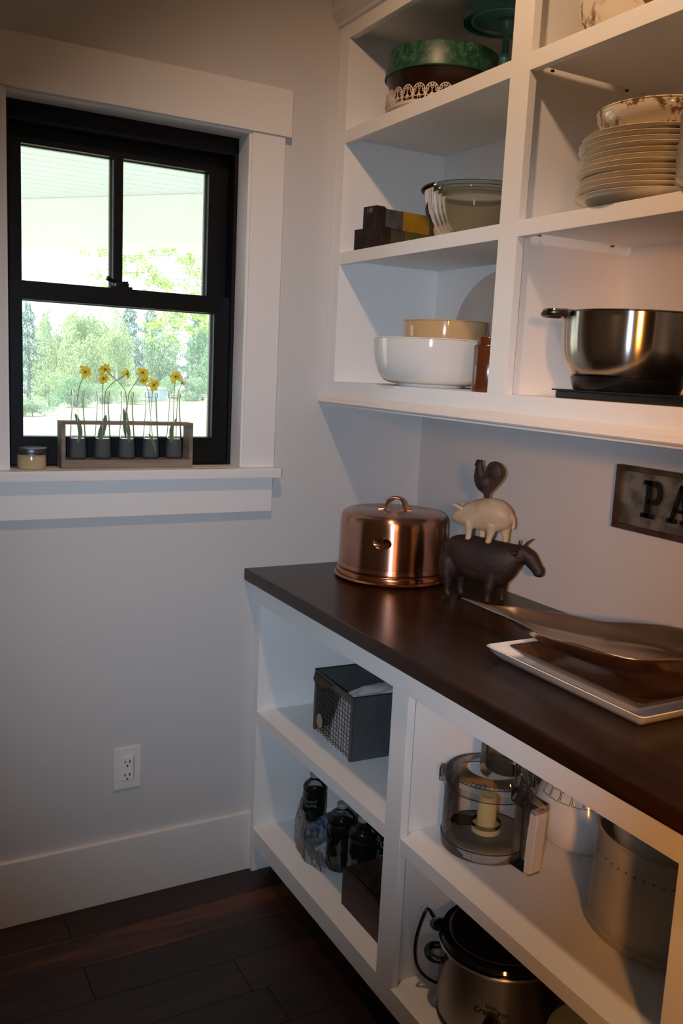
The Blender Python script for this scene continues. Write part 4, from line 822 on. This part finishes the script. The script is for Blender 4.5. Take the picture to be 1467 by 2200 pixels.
def coneproj(bm):   # lay the flat panel print on the conical shoulder
    for v in bm.verts:
        x, y_, d = v.co; t = (y_+.022)/.044; z = .111+.038*t; rr = .0980-.016*t; a = ang + x/.092; rr += .0009+d; v.co = (rr*math.cos(a), rr*math.sin(a), z)
    return bm
for k, xx in enumerate((-.052, -.026, 0, .026, .050)):
    pts = [(xx-.011, -.012), (xx-.011, .010), (xx+.010, .012), (xx+.012, .0), (xx+.010, -.013)]; b2 = bmesh.new()
    for i_ in range(5): prism(quad(pts[i_], pts[(i_+1) % 5], .0012), .0003, b2)
    obj('key_outline', coneproj(b2), KEY, bd)
    if k in (4,): obj('key_text', coneproj(merge(bmesh.new(), (lambda q: (q.transform(Matrix.Translation((xx, 0, 0))), q)[1])(textbm('DOUGH', .0062, .0002)))), KEY, bd)
# salad spinner -----------------------------------------------------------------
FR = film('frosted_plastic', (.93, .92, .88), ior=1.2, rough=.35, haze=.42, hcol=(.99, .96, .88)); FR2 = film('frosted_plastic_inner', (.96, .95, .92), ior=1.2, rough=.3, haze=.38, hcol=(.98, .95, .88))
SPN = thing('salad_spinner', 'large frosted plastic salad spinner with white lid on the right shelf', 'salad spinner', (.307, -1.262, G1))
obj('outer_bowl', lathe([(0, .003), (.118, .003), (.130, .006), (.1345, .014), (.1345, .022), (.1320, .024), (.1310, .040), (.1255, .185), (.1290, .188), (.1290, .192), (.1245, .194)], 96), FR, SPN, smooth=True)
obj('basket', lathe([(0, .012), (.100, .012), (.112, .020), (.1185, .150), (.1235, .180), (.1215, .183)], 96), FR2, SPN, smooth=True)
ld_ = obj('lid', lathe([(.104, .168), (.112, .170), (.1165, .180), (.1165, .205), (.112, .210), (.106, .208), (.100, .200), (.04, .196), (0, .196)], 96), WPL, SPN, smooth=True); ld_.location = (.012, -.012, .0)
bm = bmesh.new()
for k in range(48):
    a = 2*PI*k/48; b2 = lathe([(0, 0), (.0028, 0), (.0028, .0006), (0, .0006)], 8); b2.transform(Matrix.Rotation(a, 4, 'Z') @ Matrix.Translation((.1262, 0, .150)) @ Matrix.Rotation(PI/2, 4, 'Y') @ Matrix.Diagonal((1.3, 1, 1, 1))); merge(bm, b2)
obj('drain_holes', bm, mat('hole_dark', '#5d5345', .6), SPN)
rc = thing('red_clip', 'small red plastic clip standing behind the salad spinner', 'clip', (.352, -1.085, G1)); obj('clip', box(-.004, .004, -.012, .012, 0, .042, bev=.002), mat('red_plastic', '#a01b16', .35), rc)
# slow cooker -------------------------------------------------------------------
SLS = mat('dark_brushed_steel', '#948a80', .26, 1, aniso=.9); BGL = mat('black_gloss', '#060607', .08, coat=.5)
SCK = thing('slow_cooker', 'steel slow cooker with black lid and cord on the bottom right shelf', 'slow cooker', (.205, -.953, E1))
RS = .1265
bdy = obj('steel_body', lathe([(0, .008), (RS-.008, .008), (RS-.002, .012), (RS, .02), (RS, .165), (RS+.002, .168)], 96), SLS, SCK, smooth=True)
obj('base_ring', lathe([(0, 0), (RS-.010, 0), (RS-.002, .004), (RS+.001, .010), (RS-.001, .013)], 96), BLKP, SCK, smooth=True)
obj('steel_rim', lathe([(RS, .165), (RS+.005, .167), (RS+.006, .170), (RS+.004, .173), (RS-.004, .173)], 96), mat('bright_steel_rim', '#b9b0b4', .2, 1), SCK, smooth=True)
crk = obj('black_crock', lathe([(RS-.006, .168), (RS+.001, .174), (RS+.0025, .181), (RS-.001, .187), (RS-.012, .189), (RS-.016, .184), (0, .180)], 96), BGL, SCK, smooth=True)
ear = bmesh.new(); blob(ear, ((RS+.002)*math.cos(2.42), (RS+.002)*math.sin(2.42), .182), .024, (1, 1, .30)); obj('crock_ear', ear, BGL, crk, smooth=True)
ld = obj('black_lid', lathe([(RS-.020, .184), (RS-.0155, .187), (RS-.015, .191), (RS-.022, .196), (.06, .205), (.02, .209), (0, .210)], 96), BGL, SCK, smooth=True)
obj('lid_edge', tube([((RS-.0165)*math.cos(2*PI*k/80), (RS-.0165)*math.sin(2*PI*k/80), .1915) for k in range(80)], .0012, 6, closed=True), mat('lid_edge_glass', '#7a6a58', .15, .8), ld, smooth=True)
obj('knob_top', lathe([(0, .208), (.012, .208), (.010, .216), (.02, .222), (.02, .229), (0, .231)], 24), BLKP, ld, smooth=True)
a = 2.55; dv = Vector((math.cos(a), math.sin(a), 0)); pv = Vector((-dv.y, dv.x, 0)); hp = [dv*(RS-.002)+pv*.028+Vector((0, 0, .128)), dv*(RS+.018)+pv*.024+Vector((0, 0, .130)), dv*(RS+.026)+Vector((0, 0, .128)), dv*(RS+.018)-pv*.024+Vector((0, 0, .126)), dv*(RS-.002)-pv*.028+Vector((0, 0, .126))]
obj('side_handle', tube(spline(hp, 6), .0075, 10), BLKP, SCK, smooth=True)
kn = -2.33
bm = lathe([(0, 0), (.0225, 0), (.0225, .006), (.019, .016), (0, .017)], 32); bm.transform(Matrix.Rotation(kn, 4, 'Z') @ Matrix.Translation((RS-.001, 0, .052)) @ Matrix.Rotation(PI/2, 4, 'Y')); obj('dial', bm, BLKP, SCK, smooth=True)
INKD = mat('dark_print', '#191310', .5)
for ln, sz, zz in (('RIVAL', .009, .104), ('Crock-Pot', .0165, .091)): b2 = textbm(ln, sz, .0002); obj('lettering', wrap(b2, RS+.0004, kn-.04, zz), INKD, bdy)
cp = [(.118, -.8275, .310), (.104, -.8230, .330), (.090, -.8230, .306), (.080, -.8215, .262), (.083, -.8205, .215), (.098, -.8215, .180), (.122, -.833, .158), (.150, -.850, .150)]
o0 = Vector((.205, -.953, E1)); obj('power_cord', tube([p-o0 for p in spline(cp, 6)], .0032, 8), BLKP, SCK, smooth=True)
TUB = thing('plastic_tub', 'frosted plastic storage tub right of the slow cooker', 'tub', (.235, -1.235, E1))
obj('tub', lathe([(0, .002), (.085, .002), (.095, .012), (.108, .120), (.112, .122)], 64), FR2, TUB, smooth=True); obj('lid', lathe([(.110, .120), (.1145, .122), (.1145, .130), (.108, .133), (0, .131)], 64), mat('pale_green_lid', '#a8aea0', .35), TUB, smooth=True)
WT = thing('lidded_container', 'clear container standing behind the frosted tub, bottom right', 'container', (.42, -1.07, E1))
obj('box', box(-.08, .08, -.09, .09, 0, .17, bev=.01), FR2, WT); obj('lid', box(-.083, .083, -.093, .093, .170, .182, bev=.004), mat('grey_lid', '#8b8884', .4), WT)
# ================================================================== OUTSIDE
def gz(x, y): return -.5 - .033*y + .04*x
bm = bmesh.new(); NX, NY = 40, 60; g = []
for i in range(NX+1):
    r = []
    for j in range(NY+1):
        x = -60+160*i/NX; y = .16+(j/NY)**1.6*140; r.append(bm.verts.new((x, y, gz(x, y)+.10*noise.noise(Vector((x*.25, y*.2, 0)))*min(1, y/8))))
    g.append(r)
for i in range(NX):
    for j in range(NY): bm.faces.new((g[i][j], g[i+1][j], g[i+1][j+1], g[i][j+1]))
fld = obj('field', bm, mat('sunlit_grass', '#a5a98a', .9, var=.5, vscale=.7, vcol='#cfcdb4', spec=.1), smooth=True, auto=0); tag(fld, kind='structure')
# porch roof: soffit boards running along the house and a beam cutting across them
PR = struct('porch_ceiling', (0, .2, 2.234)); PS = mat('pale_soffit_paint', '#dfe3ea', .6); obj('deck_board', prism([(-2.4, .15), (1.81, .15), (-1.0, 3.66), (-2.4, 3.66)], .02, None, Matrix.Translation((0, 0, 2.262))), PS, PR, world=True)
y = .152; pt = .1045
while y < 3.5:
    x1 = -.155+(2.602-y)/1.25+.06; x1 = max(x1, -2.3)
    if x1 > -2.25:
        b = obj('soffit_board', box(-2.4, x1, y, y+pt-.006, 2.236, 2.262, bev=.002), PS, PR, world=True)
    y += pt
bm = bmesh.new(); dx, dy = .6247, -.7809; nx_, ny_ = .7809, .6247
P = [(-.155-dx*2.2, 2.602-dy*2.2), (-.155+dx*3.05, 2.602-dy*-3.05)]
pl_ = [P[0], P[1], (P[1][0]+nx_*.14, P[1][1]+ny_*.14), (P[0][0]+nx_*.14, P[0][1]+ny_*.14)]
obj('beam', prism(pl_, .226, None, Matrix.Translation((0, 0, 2.010)), bev=.004), mat('white_beam_paint', '#eeeae4', .6), PR, world=True)
obj('roof_deck', prism([(-2.4, .15), (1.95, .15), (-.9, 3.8), (-2.4, 3.8)], .06, None, Matrix.Translation((0, 0, 2.285))), mat('roof_grey', '#6a6a6a', .8), PR, world=True)
# foliage
def leafmat(n, a, b, vs):
    m = mat(n, a, .7, var=.6, vscale=vs, vcol=b, spec=.15); bs = m.node_tree.nodes['Principled BSDF']
    return m
FB = leafmat('birch_foliage', '#8aa672', '#cbdba6', .9); FC = leafmat('spruce_foliage', '#6b8c84', '#93b0a2', .9); FRD = leafmat('ash_foliage', '#6f9a76', '#a6c49a', .9); FM = leafmat('maple_foliage', '#8fb352', '#c6de86', 6); BARK = mat('grey_bark', '#7d776c', .9)  # foliage greens lightened and flattened, so haze and glare sit in the colour
def quadleaf(bm, p, s, rg, flat=.5):
    n = Vector((rg.gauss(0, 1), rg.gauss(0, 1), rg.gauss(0, 1)+flat)).normalized(); a = n.orthogonal().normalized(); a = (Matrix.Rotation(rg.uniform(0, 6.28), 3, n) @ a); b = n.cross(a); w_ = s*rg.uniform(.6, 1.1)
    v = [bm.verts.new(p+a*w_), bm.verts.new(p+b*w_*.55+n*w_*.1), bm.verts.new(p-a*w_), bm.verts.new(p-b*w_*.55+n*w_*.1)]; bm.faces.new(v)
def crownmesh(kind, n, seed):
    rg = random.Random(seed); bm = bmesh.new()     # unit crown: height 1, radius .5
    if kind == 'con':
        for k in range(n):
            t = rg.random()**.7; z = .06+.94*(1-t)if False else .05+.95*(1-t**.9); lay = .75+.25*math.sin(z*46); R = .5*(1-z)**.70*lay+.03; a = rg.uniform(0, 2*PI); r = R*rg.uniform(.45, 1)
            quadleaf(bm, Vector((r*math.cos(a), r*math.sin(a), z-.05*r)), .022, rg, 1.5)
    else:
        cs = [(Vector((rg.uniform(-.32, .32), rg.uniform(-.32, .32), rg.uniform(.16, .86))), rg.uniform(.11, .20)) for _ in range(30 if kind != 'bush' else 14)]
        if kind == 'bush': cs = [(Vector((c.x*1.1, c.y*1.1, c.z*.8-.02)), r*1.25) for c, r in cs]
        for k in range(n):
            c, r = rg.choice(cs); d = Vector((rg.gauss(0, 1), rg.gauss(0, 1), rg.gauss(0, 1))).normalized()*r*rg.uniform(.6, 1.05); p = c+d; q = Vector((p.x, p.y, 0))
            s_ = min(1, .5/max(q.length, .01)*math.sin(PI*min(.98, max(.05, p.z)))**.5); quadleaf(bm, Vector((p.x*s_, p.y*s_, p.z)), .0175, rg)
    me = bpy.data.meshes.new('crown'); bm.to_mesh(me); bm.free(); return me
crowns = {}
def tree(kind, x, y, h, w_, label, m, i):
    key = (kind if kind in ('con', 'bush') else 'round', i % 2, m.name)
    if key not in crowns:
        me = crownmesh(key[0], {'con': 5500, 'round': 12000, 'bush': 6000}[key[0]], 11+i); me.materials.append(m); crowns[key] = me
    z = gz(x, y)-.05; names = {'con': 'spruce_tree', 'birch': 'birch_tree', 'round': 'leafy_tree', 'bush': 'shrub', 'pine': 'young_pine'}
    t = thing(names[kind], label, 'shrub' if kind == 'bush' else 'tree', (x, y, z), rz=i*1.3, group='trees and shrubs beyond the field')
    c = bpy.data.objects.new('crown', crowns[key]); C.objects.link(c); c.parent = t; c['kind'] = 'stuff'; k = 1.25 if kind != 'con' else 1.5
    c.scale = (w_*k, w_*k, h)
    bm = tube([(0, 0, 0), (.02*w_, 0, h*.35), (-.02*w_, .02*w_, h*.7)], [.022*h, .014*h, .006*h], 8)
    if kind == 'birch':
        for a_ in (.8, 2.4, 4.1): tube([(0, 0, h*.22), (w_*.25*math.cos(a_), w_*.25*math.sin(a_), h*.62)], [.010*h, .004*h], 6, bm)
    obj('trunk', bm, mat('pale_birch_bark', '#c9c6bd', .8) if kind == 'birch' else BARK, t, smooth=True)
TR = [('con',13.60,81.67,7.92,2.5,FC,'tall dark spruce at the far left of the window view'), ('con',15.9,86.15,7.24,2.3,FC,'second dark spruce, just right of the far left one'),
 ('birch',15.29,78.41,7.0,2.84,FB,'pale green birch beside the left spruces'), ('birch',16.4,73.44,6.75,3.3,FB,'pale green birch behind the leftmost yellow flower'), ('birch',19.1,76.57,7.44,3.2,FB,'tallest pale birch behind the second glass bottle'), ('birch',17.77,67.89,5.2,2.6,FB,'shorter pale birch in front of the tallest birch'),
 ('con',23.6,85.17,8.67,2.9,FC,'tall bluish spruce behind the middle bottle'), ('con',27.99,92.64,8.99,3.00,FC,'bluish spruce right of the tallest one in the window'), ('round',25.97,81.80,6.4,3.2,FRD,'mid green tree behind the pale blue shed'), ('round',29.2,77.6,6.2,3.3,FRD,'broad green tree right of the shed'),
 ('con',31.00,85.95,8.68,3.1,FC,'bluish spruce behind the hanging maple leaves'), ('round',27.6,70.6,5.3,2.8,FRD,'green tree at the right edge of the lower pane'),
 ('bush',7.38,44.78,1.62,2.0,FRD,'low grey green shrub at the bottom left of the pane'), ('bush',11.13,60.00,3.0,1.9,FB,'bright green shrub left of the rack in the view'), ('pine',12.31,57.05,2.29,2.3,FRD,'young pine standing behind the leftmost bottle'),
 ('bush',16.25,64.11,1.83,2.2,FRD,'rounded shrub between the leftmost and second bottle'), ('bush',17.44,61.62,1.62,2.02,FB,'small light shrub behind the middle bottle'), ('bush',23.41,67.74,2.46,3.07,FRD,'wide shrub right of the pale blue shed'), ('bush',23.5,77.5,2.0,3.0,FB,'light shrub behind the pale blue shed'),
 ('round',12.66,94.91,7.73,4.48,FB,'broad pale tree beyond the left window edge'), ('round',24.76,98.83,7.39,5.04,FB,'pale broad tree at the back of the tree line'), ('round',33.5,80.0,6.6,4.4,FRD,'green tree beyond the right window edge')]
for i, (k, x, y, h, w_, m, lb_) in enumerate(TR): tree(k, x, y, h*(1.0 if k in ('bush', 'pine') else 1.1), w_*1.12, lb_, m, i)
# nearer maple reaching in from the right
MT = thing('maple_tree', 'nearby maple tree with bright leaves hanging at the right of the window', 'tree', (6.4, 11.2, gz(6.4, 11.2)))
rg = random.Random(21); bm = tube(spline([(6.4, 11.2, -.6), (6.3, 11.15, 1.0), (6.1, 11.1, 2.6), (5.9, 11.1, 4.4)], 5), [.16]*4+[.13]*4+[.11]*4+[.08]*4, 10)
ends = [(3.47,10.6,2.91),(3.64,10.46,2.65),(3.11,10.77,2.69),(2.82,10.97,2.91),(2.41,11.2,2.92),(2.61,11.05,2.69),(3.5,10.43,2.04),(3.68,10.35,2.19),(3.15,10.63,2.02),(3.27,10.52,1.83),(2.97,10.7,1.88),(3.64,10.32,1.96),(3.39,10.53,2.27),(3.22,10.66,2.46),(2.87,10.88,2.60),(3.57,10.46,2.41),(3.9,10.5,3.1),(3.3,10.9,3.15),(4.1,10.3,2.2)]
for e in ends: tube(spline([(6.15, 11.1, 2.5+.3*rg.random()), (5.1, 10.9, e[2]*.5+1.4), (4.2, 10.7, e[2]+.12), e], 4), [.02]*4+[.010]*4+[.004]*5, 5, bm)
obj('trunk_and_limbs', bm, BARK, MT, smooth=True, world=True)
bm = bmesh.new()
for e in ends:
    for k in range(6):
        c_ = Vector(e)+Vector((rg.gauss(0, .16), rg.gauss(0, .15), rg.gauss(0, .09)))
        for q_ in range(34): quadleaf(bm, c_+Vector((rg.gauss(0, .055), rg.gauss(0, .07), rg.gauss(0, .035))), .032, rg, .3)
for k in range(2500):
    a = Vector((rg.gauss(5.9, .7), rg.gauss(11.2, 1.0), rg.gauss(4.6, .8))); quadleaf(bm, a, .08, rg, .3)
mc = obj('leaves', bm, FM, MT, world=True); mc['kind'] = 'stuff'
# shed
SH = thing('garden_shed', 'small pale blue shed standing at the far edge of the field', 'shed', (22.2, 71.3, gz(22.2, 71.3)), .48)
obj('walls', box(-1.15, 1.15, 0, 2, 0, .95), mat('pale_blue_paint', '#bcd0dc', .6), SH); obj('roof', prism([(-1.25, .95), (1.25, .95), (1.1, 1.06), (-1.1, 1.10)], 2.2, None, Matrix(((1, 0, 0, 0), (0, 0, 1, -.1), (0, 1, 0, 0), (0, 0, 0, 1)))), mat('pale_roof', '#d8dde0', .6), SH); obj('door', box(.2, .85, -.02, 0, .02, .85), mat('pale_door', '#a9bfce', .6), SH)
TP = thing('covered_trailer', 'low pale covered trailer at the right end of the field', 'trailer', (25.0, 69.8, gz(25, 69.8)), .5)
obj('cover', box(-.8, .8, -.4, .4, .18, .48, bev=.08), mat('pale_tarp', '#b9c6cf', .7), TP)
for sx_ in (-.35, .35):
    b2 = lathe([(0, -.05), (.17, -.05), (.17, .05), (0, .05)], 16); b2.transform(Matrix.Translation((sx_, -.38, .17)) @ Matrix.Rotation(PI/2, 4, 'X')); obj('wheel', b2, BLKP, TP)
